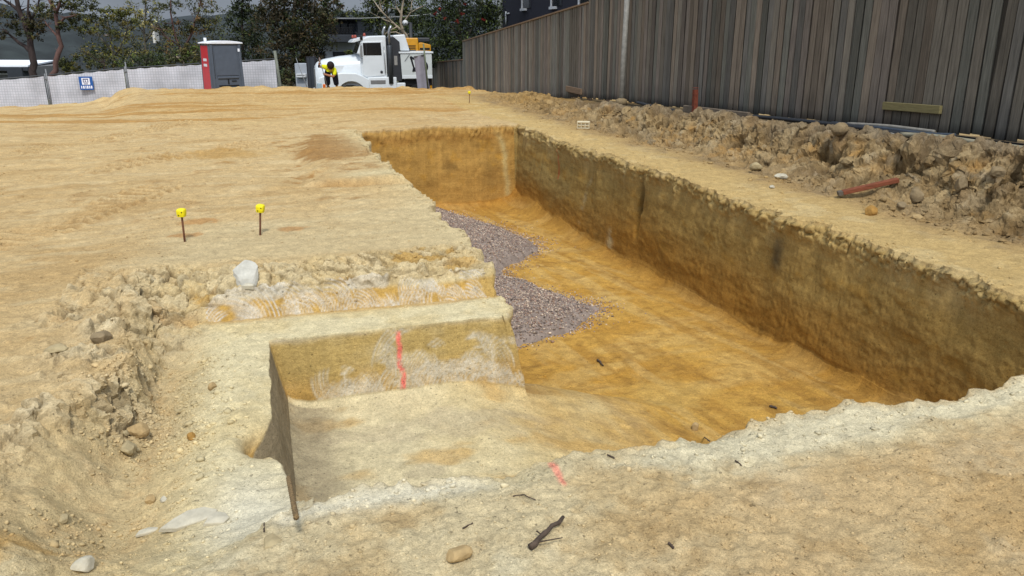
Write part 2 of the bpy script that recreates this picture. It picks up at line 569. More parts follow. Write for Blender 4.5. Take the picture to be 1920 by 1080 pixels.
st = fb(X * .7 + Y * .2, Y * 2.6 - X * .35, 101, 4)
st2 = fb(X * 2.2, Y * 7 - X, 105, 3)
mott = fb(X * 3.0, Y * 3.0, 111, 5, .6)
fine = fb(X * 14, Y * 14, 117, 4, .65)
mixc(np.ones_like(Z), L3(196, 168, 120))
mixc(ss(.0, .9, st) * .6, L3(180, 148, 98))
mixc(ss(.1, .9, -st2) * .6, L3(203, 180, 136))
mixc(ss(.25, .8, mott) * .45 * ss(6, 9, Y), L3(166, 132, 84))
# far plateau: ochre and streaky
mixc(ss(15, 21, Y + 2 * nA) * .45 * ss(-.46, -.40, Ag), L3(186, 148, 88))
mixc(ss(.05, .6, fb(X * .25, Y * 1.4, 121, 4)) * .75 * ss(14.5, 18, Y), L3(172, 128, 66))
mixc(ss(.2, .8, fb(X * .5, Y * 2.2, 125, 4)) * .55 * ss(15, 18, Y), L3(206, 180, 128))
mixc(trackmask * .75 * ss(-.2, .6, np.sin(trackph)), L3(160, 130, 86))  # tread grooves darkened, their shade put into the colour
# brown stained patch beside the far end of the pit
br = np.exp(-((X - .95) / .6) ** 2 - ((Y - 12.3) / 2.4) ** 2)
mixc(ss(.25, .65, br + .35 * mott + .15 * fine) * .8, L3(150, 108, 56))
br = np.exp(-((X + .6) / .9) ** 2 - ((Y - 12.6) / .7) ** 2)
mixc(ss(.35, .8, br + .3 * mott) * .55, L3(178, 138, 72))
sc_ = np.exp(-((Y + .10 * nW + .25 * (X - 1.2) - 9.17) / .10) ** 2) * ss(.3, .7, X) * (X < 1.6)
mixc(sc_ * .7, L3(164, 120, 60))
mixc(np.exp(-((Y - 9.55) / .3) ** 2) * ss(.6, 1.1, X) * (X < 1.6) * .7, L3(212, 196, 154))
# pale trodden strip along the left lip and round the survey pegs
mixc(np.exp(-np.clip(1.6 - X, 0, 9) / .3) * (Y > 5.5) * (Y < 15.2) * (X < 1.62) * np.clip(.75 + .5 * nB, 0, 1), L3(208, 190, 145))
mixc(ss(6.1, 6.4, Y) * (1 - ss(7.2, 8.6, Y + .6 * nB)) * ss(-1.4, -.6, X) * (X < 1.6) * .6, L3(201, 183, 142))
for (u, v, r_) in [(372, 415, .14), (345, 440, .12), (548, 428, .12)]:
    g_ = G(u, v)
    mixc(ss(.4, .7, np.exp(-((X - g_.x) / r_ / 1.5) ** 2 - ((Y - g_.y) / r_) ** 2) + .25 * fine) * .6, L3(176, 124, 66))
# near strip
near = 1 - ss(2.6, 2.74, Y)
mixc(near, L3(204, 186, 146))
mixc(near * ss(.0, .55, fb(X * 2.1, Y * 2.1, 131, 5, .62)) * .5, L3(186, 156, 106))
mixc(near * ss(.1, .6, fb(X * 3.3 + 8, Y * 3.3, 135, 5, .62)) * .65, L3(214, 201, 166))
mixc(near * ss(.15, .7, fb(X * 7, Y * 7, 139, 4, .65)) * .35, L3(164, 134, 88))
mixc(near * ss(1.2, 2.1, X + .5 * nB + .4 * (2.6 - Y)) * .5 * (1 - ss(2.25, 2.5, Y + .06 * nB)), L3(184, 146, 92))
pale = near * ss(2.47, 2.58, Y + .07 * nB + .05 * mott + .10 * np.exp(-((X - 2.1) / .35) ** 2)) * ss(1.0, 1.5, X + .3 * nB)
mixc(pale * .9, L3(214, 202, 168))
mixc(near * ss(2.5, 2.66, Y + .06 * nB) * (1 - ss(1.0, 1.5, X)) * ss(-.1, .1, X) * .75, L3(208, 195, 158))
# bench, platform and scoop
lowm = np.clip(low * 1.6, 0, 1) * (1 - ss(1.58, 1.66, X)) * (P < .5)
mixc(lowm * (X < 1.62), L3(212, 193, 146))
mixc(lowm * ss(-.75, -.25, X + .12 * nB) * ss(.0, .6, mott * .6 + .35) * .7, L3(218, 205, 166))
mixc(lowm * ss(-.35, -.75, X) * .6, L3(198, 172, 126))
mixc(lowm * ss(-.35, -.8, X + .1 * mott) * ss(.1, .6, fine + .2) * .4, L3(178, 148, 104))
mixc(lowm * np.exp(-((X + .22) / .16) ** 2 - ((Y - 2.95) / .35) ** 2) * .9, L3(224, 216, 190))
mixc(np.clip(zoneS, 0, 1) * .8 * ss(-.3, .5, mott), L3(196, 178, 140))
mixc(np.clip(zoneS, 0, 1) * ss(.2, .7, fb(X * 5, Y * 5, 143, 4)) * .6, L3(190, 152, 96))
mixc(zoneB * ss(.1, .6, fb(X * 4, Y * 4, 147, 4) + .2) * .9, L3(178, 142, 84))
mixc(zoneU * .7, L3(203, 181, 134))
mixc(zoneU * ss(.1, .6, fb(X * 4 + 3, Y * 6, 151, 4)) * .8, L3(184, 146, 78))
mixc(zoneU * ss(.3, .8, chunkid) * .35, L3(214, 200, 166))
mixc(zoneC * .8, L3(208, 192, 156))
# orange stain at the foot and top of the upper face
mixc(np.exp(-((Y - 5.44 - .03 * nB) / .045) ** 2) * ss(-.75, -.4, X) * (X < 1.6) * .6, L3(182, 138, 64))
mixc(bite, L3(170, 132, 66))
# pit floor
ins = ss(.9, 1.0, P)
mixc(ins, L3(197, 153, 74))
mixc(ins * ss(.0, .7, fb(X * 1.1, Y * 1.6, 161, 4)) * .55, L3(180, 132, 54))
mixc(ins * ss(.1, .7, fb(X * .9 + 4, Y * 2.0, 165, 4)) * .6, L3(207, 172, 104))
mixc(ins * ss(.3, .9, fb(X * 1.2, Y * 6.5, 169, 4)) * .4, L3(164, 122, 62))
mixc(ins * ss(.15, .6, fb(X * 6 + Y * .6, Y * .8, 178, 4)) * .45 * (Y > 4), L3(160, 116, 50))
mixc(ins * ss(.2, .6, fb(X * 5 + Y * .5 + 9, Y * .7, 179, 4)) * .4, L3(208, 176, 112))
mixc(ins * ss(.42, .6, fb(X * 9, Y * 9, 180, 3)) * .35, L3(140, 104, 52))
tre = (1 - ss(1.2, 2.7, X + .35 * nB + .15 * mott)) * (1 - ss(5, 5.8, Y))
mixc(ins * tre * .95, L3(214, 194, 146))
mixc(ins * (1 - ss(.5, 1.5, X + .3 * mott)) * (Y < 5) * .75, L3(214, 200, 162))
mixc(ins * (Y < 5) * ss(.1, .6, fb(X * 2.2, Y * 3.2, 173, 4)) * (1 - ss(2, 3, X)) * .6, L3(200, 160, 92))
mixc(ins * (Y < 5) * ss(.25, .7, fb(X * 2.6 + 5, Y * 4, 176, 4)) * (1 - ss(1.3, 2, X)) * .4, L3(182, 166, 136))
mixc(ins * (Y < 4.9) * (1 - ss(.10, .34, X + .06 * nB)) * .65, L3(150, 136, 110))  # shadow by the left wall put into the trench floor's colour
mixc((P < .3) * np.exp(-((Y - 2.62) / .07) ** 2) * ss(-.15, -.05, X) * (1 - ss(.5, .9, X)) * .9, L3(224, 214, 186))
g_ = G(1250, 715, -1.1)
mixc(ins * ss(.3, .8, np.exp(-((X - g_.x) / .45) ** 2 - ((Y - g_.y) / .5) ** 2) + .3 * mott) * .6, L3(200, 164, 92))
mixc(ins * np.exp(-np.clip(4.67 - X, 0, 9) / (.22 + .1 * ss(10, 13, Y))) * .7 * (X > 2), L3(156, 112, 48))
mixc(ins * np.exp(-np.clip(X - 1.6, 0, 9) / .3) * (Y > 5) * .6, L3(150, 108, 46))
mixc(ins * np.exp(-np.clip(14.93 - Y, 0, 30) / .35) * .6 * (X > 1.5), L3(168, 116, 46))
# walls
zz = pos[..., 2]
py3 = pos[..., 1]
wn = np.zeros_like(Z); wn2 = np.zeros_like(Z)
sel = onwall > 0
wn[sel] = fb3(pos[..., 0][sel] * 1.4, pos[..., 1][sel] * .9 + zz[sel] * .5, zz[sel] * 2.3, 181, 5, .6)
wn2[sel] = fb3(pos[..., 0][sel] * 5, pos[..., 1][sel] * 3 - zz[sel] * 2, zz[sel] * 6.5, 187, 4, .6)
mW = wallR > .2
m_ = mW.astype(np.float32)
depth = np.clip(-zz, 0, 2)
mixc(m_, L3(160, 131, 74))
mixc(m_ * ss(.45, 1.05, depth + .30 * wn - .15 * ss(10, 12, Y)) * .9, L3(158, 114, 48))
mixc(m_ * ss(.2, .6, wn2 * .6 + wn * .7) * .45, L3(128, 102, 56))
mixc(m_ * ss(10, 11.5, Y) * ss(.0, .5, wn + .3) * .55 * (1 - ss(.9, 1.3, depth)), L3(150, 132, 84))
mixc(m_ * ss(.3, .7, wn2 - .2 * wn) * .4, L3(164, 122, 50))
mixc(m_ * np.exp(-((Y - 6.45) / .10) ** 2) * ss(.15, .3, depth) * (1 - ss(.45, .65, depth)) * .8, L3(74, 66, 52))
mixc(m_ * np.exp(-((Y - 9.55) / .06) ** 2) * (1 - ss(.6, .8, depth)) * .8, L3(70, 56, 32))
mixc(m_ * np.exp(-((Y - 11.0 - .5 * depth + .1 * wn) / .05) ** 2) * ss(.3, .5, depth) * .5 * ss(-.3, .3, wn2), L3(178, 164, 128))
mixc(m_ * np.exp(-((Y - 10.35 + .06 * wn2) / .10) ** 2) * ss(.95, 1.1, depth) * .6 * ss(-.3, .3, wn2 + wn), L3(186, 172, 134))
mixc(m_ * ss(.80, 1.0, low_on_wall + .12 * rag2) * .85, L3(196, 166, 104))
m_ = (wallF > .2).astype(np.float32)
mixc(m_, L3(182, 142, 76))
mixc(m_ * (1 - ss(.08, .3, depth + .15 * wn)) * .7, L3(156, 102, 40))
mixc(m_ * ss(.1, .6, wn) * .6, L3(156, 122, 66))
mixc(m_ * ss(.2, .7, wn2) * .5, L3(188, 140, 56))
mixc(m_ * np.exp(-((X - 4.35 - .1 * wn - .12 * depth) / .06) ** 2) * .7, L3(198, 178, 124))
mixc(m_ * np.exp(-((X - 3.3 + .2 * wn2) / .16) ** 2 - ((depth - .72) / .12) ** 2) * .6, L3(120, 92, 50))
mixc(m_ * ss(.8, .96, low_on_wall), L3(190, 150, 84))
m_ = (wallL > .2).astype(np.float32)
mixc(m_, L3(186, 148, 76))
mixc(m_ * ss(.7, .95, low_on_wall), L3(214, 194, 148))
m_ = (wallT > .2).astype(np.float32)
mixc(m_, L3(158, 142, 112))  # shade of the trench's left wall put into its grey
mixc(m_ * ss(.2, .6, wn2) * .5, L3(128, 112, 84))
m_ = ((wallC > .2) & (low_on_wall < .985)).astype(np.float32)
mixc(m_, L3(192, 164, 102))
mixc(m_ * ss(.0, .6, wn) * .5, L3(212, 194, 148))
mixc(m_ * ss(.42, .62, depth + .1 * wn) * .45, L3(196, 146, 66))
mixc(m_ * (1 - ss(.18, .26, depth + .05 * wn)) * .8, L3(220, 212, 190))
mixc(faceU * ss(.05, .1, depth + .02 * nB), L3(194, 156, 84))
mixc(faceU * ss(.0, .5, nB + .2) * .5, L3(196, 170, 112))


def scratches(mask, xr, zr, count, seed, colour, rmin, rmax, lw):
    """claw marks: nested arcs scraped into a face that looks along -Y"""
    global C
    rr = np.random.default_rng(seed)
    idx = np.where(mask)
    sx, sz = pos[..., 0][idx], pos[..., 2][idx]
    val = np.zeros(sx.shape, dtype=np.float32)
    for k in range(count):
        cx_, cz_ = rr.uniform(*xr), rr.uniform(*zr)
        a0 = rr.uniform(-.5, .9)
        span = rr.uniform(.6, 1.5)
        r0 = rr.uniform(rmin, rmax)
        sgn = 1 if rr.random() < .8 else -1
        nt_ = rr.integers(3, 8)
        stp = rr.uniform(.016, .028)
        dx_, dz_ = (sx - cx_) * sgn, sz - cz_
        rad_ = np.sqrt(dx_ * dx_ + dz_ * dz_)
        ang = np.arctan2(dz_, dx_)
        for j in range(nt_):
            f = np.exp(-((rad_ - r0 - j * stp) / lw) ** 2)
            t_ = (ang - a0 + .1 * j) / span
            f *= np.clip(np.minimum(t_, 1 - t_) * 5, 0, 1)
            val = np.maximum(val, f * rr.uniform(.5, 1))
    c_ = C[idx]
    C[idx] = c_ * (1 - val[:, None] * .95) + np.asarray(colour) * val[:, None] * .95


scratches((wallC > .2) & (X > .12), (.1, 1.5), (-.85, -.45), 46, 3, L3(216, 206, 182), .06, .26, .0075)
scratches((wallC > .2) & (X > .2) & (zz < -.48), (.2, 1.4), (-.95, -.6), 26, 4, L3(214, 204, 182), .05, .2, .0075)
scratches((faceU > 0) & (X < 1.5), (-.35, 1.4), (-.36, -.12), 60, 5, L3(214, 206, 190), .04, .17, .0055)
pm = ((faceU > 0) | (wallC > .2)).astype(np.float32)
mixc(faceU * ss(.1, .5, fb(X * 4.2 + 1.5, zz * 9, 191, 3) + .1) * .55 * (X < 1.1), L3(205, 198, 182))
# sprayed set-out marks
PINK = np.array(lin((250, 124, 112)), dtype=np.float32) * .9
sel_ = (wallC > .2) & (zz < -.235) & (zz > -.72)
wob = .735 + .004 * np.sin(zz * 31) + .012 * (zz < -.5)
mixc(sel_ * (1 - ss(.010, .024, np.abs(pos[..., 0] - wob))) * np.clip(.75 + .6 * fb(X * 60, zz * 40, 77, 2), .15, .95), PINK)
a, b = G(1036, 868), G(1056, 908)
t_ = np.clip(((X - a.x) * (b.x - a.x) + (Y - a.y) * (b.y - a.y)) / ((b.x - a.x) ** 2 + (b.y - a.y) ** 2), 0, 1)
d_ = np.hypot(X - a.x - t_ * (b.x - a.x), Y - a.y - t_ * (b.y - a.y))
mixc((1 - ss(.006, .020, d_ + .005 * fine)) * .65, np.array(lin((250, 140, 122))) * .9)
mixc((wallR > .2) * (zz < -.12) * (zz > -.66) * (1 - ss(.012, .04, np.abs(pos[..., 1] - 12.75 - .25 * (zz + .3)))) * .8, np.array(lin((196, 84, 50))) * .8)
# ledge and bank
led = ss(4.74, 4.8, X) * (1 - ss(20, 27, Y)) * (X < 7.7) * (Y > 2.7)
mixc(led * .75, L3(192, 163, 106))
mixc(led * ss(.1, .7, mott) * .5, L3(206, 184, 136))
mixc(led * ss(5.3, 6.1, X + .25 * nB + .12 * mott) * .85, L3(160, 132, 90))
mixc(led * ss(5.5, 6.2, X + .3 * mott) * ss(.05, .5, fb(X * 3.2 + 2, Y * 3.2, 201, 4)) * .7, L3(130, 112, 86))
bk = bankm
b1 = np.zeros_like(Z); b2 = np.zeros_like(Z)
sel = bk > .02
b1[sel] = fb3(pos[..., 0][sel] * 2.2, pos[..., 1][sel] * 2.2, zz[sel] * 3.0, 211, 5, .6)
b2[sel] = fb3(pos[..., 0][sel] * 6, pos[..., 1][sel] * 6, zz[sel] * 6, 217, 4, .6)
mixc(bk * .9, L3(150, 126, 88))
mixc(bk * ss(.0, .6, b1) * .75, L3(176, 136, 78))
mixc(bk * ss(.1, .6, -b1 + .2 * b2) * .8, L3(120, 100, 72))
mixc(bk * ss(.2, .7, b2) * .65, L3(168, 152, 124))
mixc(bk * ss(.35, .8, chunkid + .3 * b2) * .4, L3(180, 160, 122))
mixc(bk * ss(6.75, 7.0, X + .1 * nB) * .55 * (Y < 20), L3(134, 122, 104))
mixc(ss(6.9, 7.3, X) * (X < 8.2) * (Y < 24) * .75, L3(66, 58, 46))  # dark band under the pipes, undercut shade put into the colour
mixc(bk * ss(16, 20, Y) * .75, L3(166, 134, 82))
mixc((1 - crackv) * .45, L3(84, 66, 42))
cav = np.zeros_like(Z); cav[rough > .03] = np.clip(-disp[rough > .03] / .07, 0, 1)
mixc(cav * bankm * .45, L3(92, 72, 46))  # bank hollows darkened, cavity shade put into the colour
# ground beyond the plot: grass and yard
out = np.clip(ss(29.6, 31, Dg) + ss(8.2, 9, X) + ss(-12, -14, X), 0, 1)
mixc(out, L3(92, 92, 70))
# light speckle over everything
C *= (1 + .10 * fine + .05 * nD)[..., None]
C = np.clip(C, .005, .9)

# ------------------------------------------------------------------ ground object
gm = bpy.data.materials.new("sandy_ground")
gm.use_nodes = True
nt = gm.node_tree
bs = nt.nodes["Principled BSDF"]
bs.inputs["Roughness"].default_value = 0.95
bs.inputs["Specular IOR Level"].default_value = 0.12
tc = nt.nodes.new("ShaderNodeTexCoord")
ab = nt.nodes.new("ShaderNodeAttribute"); ab.attribute_name = "Col"


def noise_node(scale, detail=6, rough=.65):
    n = nt.nodes.new("ShaderNodeTexNoise")
    n.inputs["Scale"].default_value = scale
    n.inputs["Detail"].default_value = detail
    n.inputs["Roughness"].default_value = rough
    nt.links.new(tc.outputs["Object"], n.inputs["Vector"])
    return n


def maprange(src, a, b, c, d):
    n = nt.nodes.new("ShaderNodeMapRange")
    for k, v in zip(("From Min", "From Max", "To Min", "To Max"), (a, b, c, d)):
        n.inputs[k].default_value = v
    nt.links.new(src, n.inputs["Value"])
    return n.outputs["Result"]


def vmul(a, b):
    n = nt.nodes.new("ShaderNodeVectorMath"); n.operation = 'MULTIPLY'
    nt.links.new(a, n.inputs[0]); nt.links.new(b, n.inputs[1])
    return n.outputs["Vector"]


g1, g2, g3 = noise_node(11), noise_node(55), noise_node(180, 3)
cc = vmul(ab.outputs["Color"], maprange(g1.outputs["Fac"], .3, .7, .86, 1.12))
cc = vmul(cc, maprange(g2.outputs["Fac"], .3, .7, .80, 1.18))
cc = vmul(cc, maprange(g3.outputs["Fac"], .3, .7, .78, 1.20))
spk = noise_node(38, 2, .5)
cc = vmul(cc, maprange(spk.outputs["Fac"], .68, .74, 1.0, .5))
# fine scrape lines on the cut faces, grit with tiny shadows put into the level ground's colour
geo = nt.nodes.new("ShaderNodeNewGeometry")
sepn = nt.nodes.new("ShaderNodeSeparateXYZ"); nt.links.new(geo.outputs["True Normal"], sepn.inputs[0])
flatness = maprange(sepn.outputs["Z"], .25, .7, 0.0, 1.0)


def streak(rot, scl, lo, hi):
    mp_ = nt.nodes.new("ShaderNodeMapping")
    mp_.inputs["Rotation"].default_value = rot
    mp_.inputs["Scale"].default_value = scl
    nt.links.new(tc.outputs["Object"], mp_.inputs["Vector"])
    n_ = nt.nodes.new("ShaderNodeTexNoise")
    n_.inputs["Scale"].default_value = 1.0; n_.inputs["Detail"].default_value = 5; n_.inputs["Roughness"].default_value = .7
    nt.links.new(mp_.outputs["Vector"], n_.inputs["Vector"])
    return maprange(n_.outputs["Fac"], .3, .7, lo, hi)


def mixf(fac, a, b):
    n_ = nt.nodes.new("ShaderNodeMix"); n_.data_type = 'FLOAT'
    nt.links.new(fac, n_.inputs["Factor"])
    for src, k_ in ((a, "A"), (b, "B")):
        if isinstance(src, float): n_.inputs[k_].default_value = src
        else: nt.links.new(src, n_.inputs[k_])
    return n_.outputs["Result"]


cc = vmul(cc, mixf(flatness, streak((.5, 0, 0), (6, 2.2, 46), .90, 1.11), 1.0))
cc = vmul(cc, mixf(flatness, streak((-.9, 0, .2), (5, 3.0, 30), .92, 1.08), 1.0))
gr1, gr2 = noise_node(95, 2, .5), noise_node(70, 3, .6)
cc = vmul(cc, mixf(flatness, 1.0, maprange(gr1.outputs["Fac"], .62, .70, 1.0, .62)))
cc = vmul(cc, mixf(flatness, 1.0, maprange(gr2.outputs["Fac"], .64, .72, 1.0, 1.28)))
nt.links.new(cc, bs.inputs["Base Color"])
b1_ = nt.nodes.new("ShaderNodeBump"); b1_.inputs["Distance"].default_value = .011
b2_ = nt.nodes.new("ShaderNodeBump"); b2_.inputs["Distance"].default_value = .007
nt.links.new(noise_node(26, 6, .7).outputs["Fac"], b1_.inputs["Height"])
nt.links.new(noise_node(120, 4, .7).outputs["Fac"], b2_.inputs["Height"])
nt.links.new(b1_.outputs["Normal"], b2_.inputs["Normal"])
nt.links.new(b2_.outputs["Normal"], bs.inputs["Normal"])

ii = np.arange(NX * NY, dtype=np.int32).reshape(NY, NX)
quads = np.stack([ii[:-1, :-1], ii[:-1, 1:], ii[1:, 1:], ii[1:, :-1]], axis=-1).reshape(-1, 4)
V = pos.reshape(-1, 3)
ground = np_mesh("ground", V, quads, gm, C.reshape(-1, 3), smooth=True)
fl_s = np.ones((NY - 1, NX - 1), dtype=bool)
fl_s[(rough > .22)[:-1, :-1]] = False
ground.data.polygons.foreach_set("use_smooth", fl_s.ravel())
tag(ground, "sandy building plot with a deep rectangular pool pit cut into it", kind="structure")

# screen lookup of ground points, to set things down on the ground
rx = V[:, 0] * cyw - V[:, 1] * syw
rd = V[:, 0] * syw + V[:, 1] * cyw
rz = V[:, 2] - EYE
zc = rd * cp - rz * sp
uc = rd * sp + rz * cp
ok = zc > .3
PU = np.where(ok, 960 + F * rx / np.maximum(zc, .3), -9999)
PV = np.where(ok, 540 - F * uc / np.maximum(zc, .3), -9999)
vis = np.where((PU > -60) & (PU < 1980) & (PV > 100) & (PV < 1140))[0]
SU, SV, SD = PU[vis], PV[vis], zc[vis]


def on_ground(u, v):
    d = np.hypot(SU - u, SV - v)
    r = 5
    while True:
        k = np.where(d < r)[0]
        if len(k): break
        r *= 1.7
    k = k[np.argmin(SD[k] + .05 * d[k])]
    return Vector(V[vis[k]].tolist())


def zat(x, y):
    ix = min(max(int(np.searchsorted(xs, x)), 0), NX - 1)
    iy = min(max(int(np.searchsorted(ys, y)), 0), NY - 1)
    return float(pos[iy, ix, 2])


# ------------------------------------------------------------------ stones
ICO_V = []
_t = (1 + 5 ** .5) / 2
for a_, b_ in ((-1, _t), (1, _t), (-1, -_t), (1, -_t)):
    ICO_V.append((a_, b_, 0))
for a_, b_ in ((-1, _t), (1, _t), (-1, -_t), (1, -_t)):
    ICO_V.append((0, a_, b_))
for a_, b_ in ((_t, -1), (_t, 1), (-_t, -1), (-_t, 1)):
    ICO_V.append((a_, 0, b_))
ICO_V = np.array(ICO_V, dtype=np.float32) / math.sqrt(1 + _t * _t)
ICO_F = np.array([(0, 11, 5), (0, 5, 1), (0, 1, 7), (0, 7, 10), (0, 10, 11), (1, 5, 9), (5, 11, 4), (11, 10, 2), (10, 7, 6), (7, 1, 8),
                  (3, 9, 4), (3, 4, 2), (3, 2, 6), (3, 6, 8), (3, 8, 9), (4, 9, 5), (2, 4, 11), (6, 2, 10), (8, 6, 7), (9, 8, 1)], dtype=np.int32)


def many_stones(points, sizes, colors, flat=.62, sink=.55):
    n = len(points)
    jit = 1 + rng.uniform(-.42, .38, (n, 12, 1)).astype(np.float32)
    v = ICO_V[None] * jit
    v = v * (sizes[:, None, None] * rng.uniform(.65, 1.25, (n, 1, 3)))
    v[..., 2] *= flat
    an = rng.uniform(0, 6.283, n)
    tl = rng.uniform(-.5, .5, n)
    c_, s_ = np.cos(an)[:, None], np.sin(an)[:, None]
    x_, y_, z_ = v[..., 0], v[..., 1], v[..., 2]
    ct, sn = np.cos(tl)[:, None], np.sin(tl)[:, None]
    y2, z2 = y_ * ct - z_ * sn, y_ * sn + z_ * ct
    v = np.stack([x_ * c_ - y2 * s_, x_ * s_ + y2 * c_, z2], axis=-1)
    v += points[:, None, :]
    v[..., 2] += (sizes * flat * (1 - sink))[:, None] * .6
    f = ICO_F[None] + (np.arange(n) * 12)[:, None, None]
    cl = np.repeat(colors, 12, axis=0)
    return v.reshape(-1, 3), f.reshape(-1, 3), cl


# area weights so that points spread evenly over the ground surface
sxw = np.gradient(xs); syw_ = np.gradient(ys)
area = (syw_[:, None] * sxw[None, :]).astype(np.float64)


def scatter(mask, n, seed):
    w = (mask * area).ravel()
    w = np.clip(w, 0, None)
    r_ = np.random.default_rng(seed)
    cdf = np.cumsum(w)
    return np.searchsorted(cdf, r_.uniform(0, cdf[-1], n))


Cf = C.reshape(-1, 3)
zones = [
    (ss(-1.1, -.8, X) * (1 - ss(-.5, -.2, X + .1 * nW)) * ss(2.6, 3.0, Y) * (1 - ss(4.6, 5.3, Y)) * np.clip(.35 + nW, 0.02, 1) * (P < .1), 2600, .003, .012),
    (ss(-1.1, -.8, X) * (1 - ss(-.35, -.1, X)) * ss(2.6, 3.0, Y) * (1 - ss(4.6, 5.3, Y)) * np.clip(.2 + nW, 0, 1) * (P < .1), 150, .010, .026),
    ((eN + eL * .7 + eR + eF * .4 + eU * .5) * (P < .15) * (X > -.1), 1500, .004, .016),
    (zoneU, 260, .004, .016),
    (np.exp(-((X - 6.05) / .25) ** 2) * (Y > 3) * (Y < 19) * np.clip(.5 + nB, 0, 1), 1600, .005, .034),
    (bankm * (Y < 22) * (X > 6) * (X < 7.1), 1500, .004, .024),
    ((Y > 1.3) * (Y < 2.66) * (X > -1.2) * (X < 2.8) * np.clip(.6 + nW, .2, 1), 4200, .0018, .008),
    ((Y > 6.4) * (Y < 15) * (X > -4) * (X < 1.5) * np.clip(.4 + nB, .05, 1), 2200, .003, .014),
    (ins * (Y < 14) * (X > 1), 360, .004, .014),
    (ss(4.85, 4.95, X) * (1 - ss(5.7, 6, X)) * (Y > 3) * (Y < 18), 260, .005, .018),
]
sv, sf, sc, off = [], [], [], 0
for k, (mk, n_, s0, s1) in enumerate(zones):
    id_ = scatter(mk, n_, 300 + k)
    sz_ = s0 + (s1 - s0) * rng.random(n_) ** 3
    cl = Cf[id_] * rng.uniform(.72, 1.04, (n_, 1)).astype(np.float32)
    v_, f_, c_ = many_stones(V[id_].astype(np.float64), sz_, cl)
    sv.append(v_); sf.append(f_ + off); sc.append(c_); off += len(v_)
stone_m = mat("crumbled_soil", (190, 165, 120), .95, .18, 30, attr=True, bump=.003, bscale=90, spec=.1)
rub = np_mesh("crumbled_soil", np.concatenate(sv), np.concatenate(sf), stone_m, np.clip(np.concatenate(sc), .01, .9))
tag(rub, "crumbs and small clods of sandy soil strewn over the plot and pit edges", "rubble", kind="stuff")

# gravel heap in the pit
gy = [6.75, 6.95, 7.25, 7.9, 8.6, 9.3, 10, 10.8, 11.5, 12.5, 13.6, 14.6, 14.95]
gx = [1.75, 2.2, 2.95, 3.50, 3.25, 2.72, 2.95, 3.72, 3.95, 3.75, 3.45, 3.15, 3.0]
gxs = np.arange(1.5, 4.15, .03); gys = np.arange(6.6, 14.55, .04)
GX, GY = np.meshgrid(gxs, gys)
edge_x = np.interp(GY, gy, gx) + .05 * fb(GX * 3, GY * 3, 401, 3)
dd = edge_x - GX
flz = np.array([[0.0]])
iy_ = np.clip(np.searchsorted(ys, GY.ravel()), 0, NY - 1)
ix_ = np.clip(np.searchsorted(xs, np.maximum(GX, 1.80).ravel()), 0, NX - 1)
base_z = pos[iy_, ix_, 2].reshape(GX.shape)
endf = np.clip((GY - 6.7) / .8, 0, 1)
hh = .30 * (1 - np.exp(-np.clip(dd, 0, 9) / .6)) * (.35 + .65 * endf) + .05 * fb(GX * 1.4, GY * 1.4, 405, 3) * np.clip(dd / .4, 0, 1)
hh = np.where(dd > 0, hh, -.04)
GZ = base_z + hh + .006 * fb(GX * 15, GY * 15, 409, 2)
gi = np.arange(GX.size).reshape(GX.shape)
gq = np.stack([gi[:-1, :-1], gi[:-1, 1:], gi[1:, 1:], gi[1:, :-1]], axis=-1).reshape(-1, 4)
keep = (dd[:-1, :-1] > -.06).ravel()
gq = gq[keep]
GV = np.stack([GX, GY, GZ], -1).reshape(-1, 3)
gcol = np.tile(np.array(lin((144, 130, 120))) * .8, (len(GV), 1)) * (1 + .25 * fb(GX * 30, GY * 30, 411, 2).reshape(-1, 1))
w_ = np.clip(dd, 0, .3).ravel() / .3
w_ = np.where((GY.ravel() > 6.7) & (GX.ravel() > 1.58), w_, 0)
NST = 36000
near_w = w_ * (1.6 - (GY.ravel() - 6.6) / 14)
id_ = np.searchsorted(np.cumsum(near_w), rng.uniform(0, near_w.sum(), NST))
gp = GV[id_] + np.stack([rng.uniform(-.02, .02, NST), rng.uniform(-.025, .025, NST), np.zeros(NST)], 1)
# a thin apron of spilled stones outside the heap
NS2 = 2600
yy_ = rng.uniform(6.8, 14.6, NS2)
xx_ = np.interp(yy_, gy, gx) + rng.exponential(.11, NS2) - .02
zz_ = np.array([zat(a_, b_) for a_, b_ in zip(xx_, yy_)])
gp = np.concatenate([gp, np.stack([xx_, yy_, zz_], 1)])
pal = np.array([lin(c_) for c_ in ((140, 128, 120), (116, 104, 98), (156, 144, 132), (128, 108, 100), (96, 88, 84), (176, 164, 150), (140, 118, 102))]) * 1.15 * np.array([1.06, 1.0, .94])
gc = pal[rng.integers(0, len(pal), len(gp))] * rng.uniform(.7, 1.3, (len(gp), 1))
gs = rng.uniform(.005, .0115, len(gp)) * (1 + .5 * (rng.random(len(gp)) > .94))
v_, f_, c_ = many_stones(gp, gs, gc, .8, .35)
f4 = np.concatenate([np.concatenate([gq[:, [0, 1, 2]], gq[:, [0, 2, 3]]]), f_ + len(GV)])
grm = mat("gravel_stone", (130, 120, 112), .9, .15, 60, attr=True, spec=.15)
grav = np_mesh("gravel", np.concatenate([GV, v_]), f4, grm, np.concatenate([gcol, c_]))
tag(grav, "heap of purplish grey gravel tipped on the pit floor along its left wall", "gravel", kind="stuff")


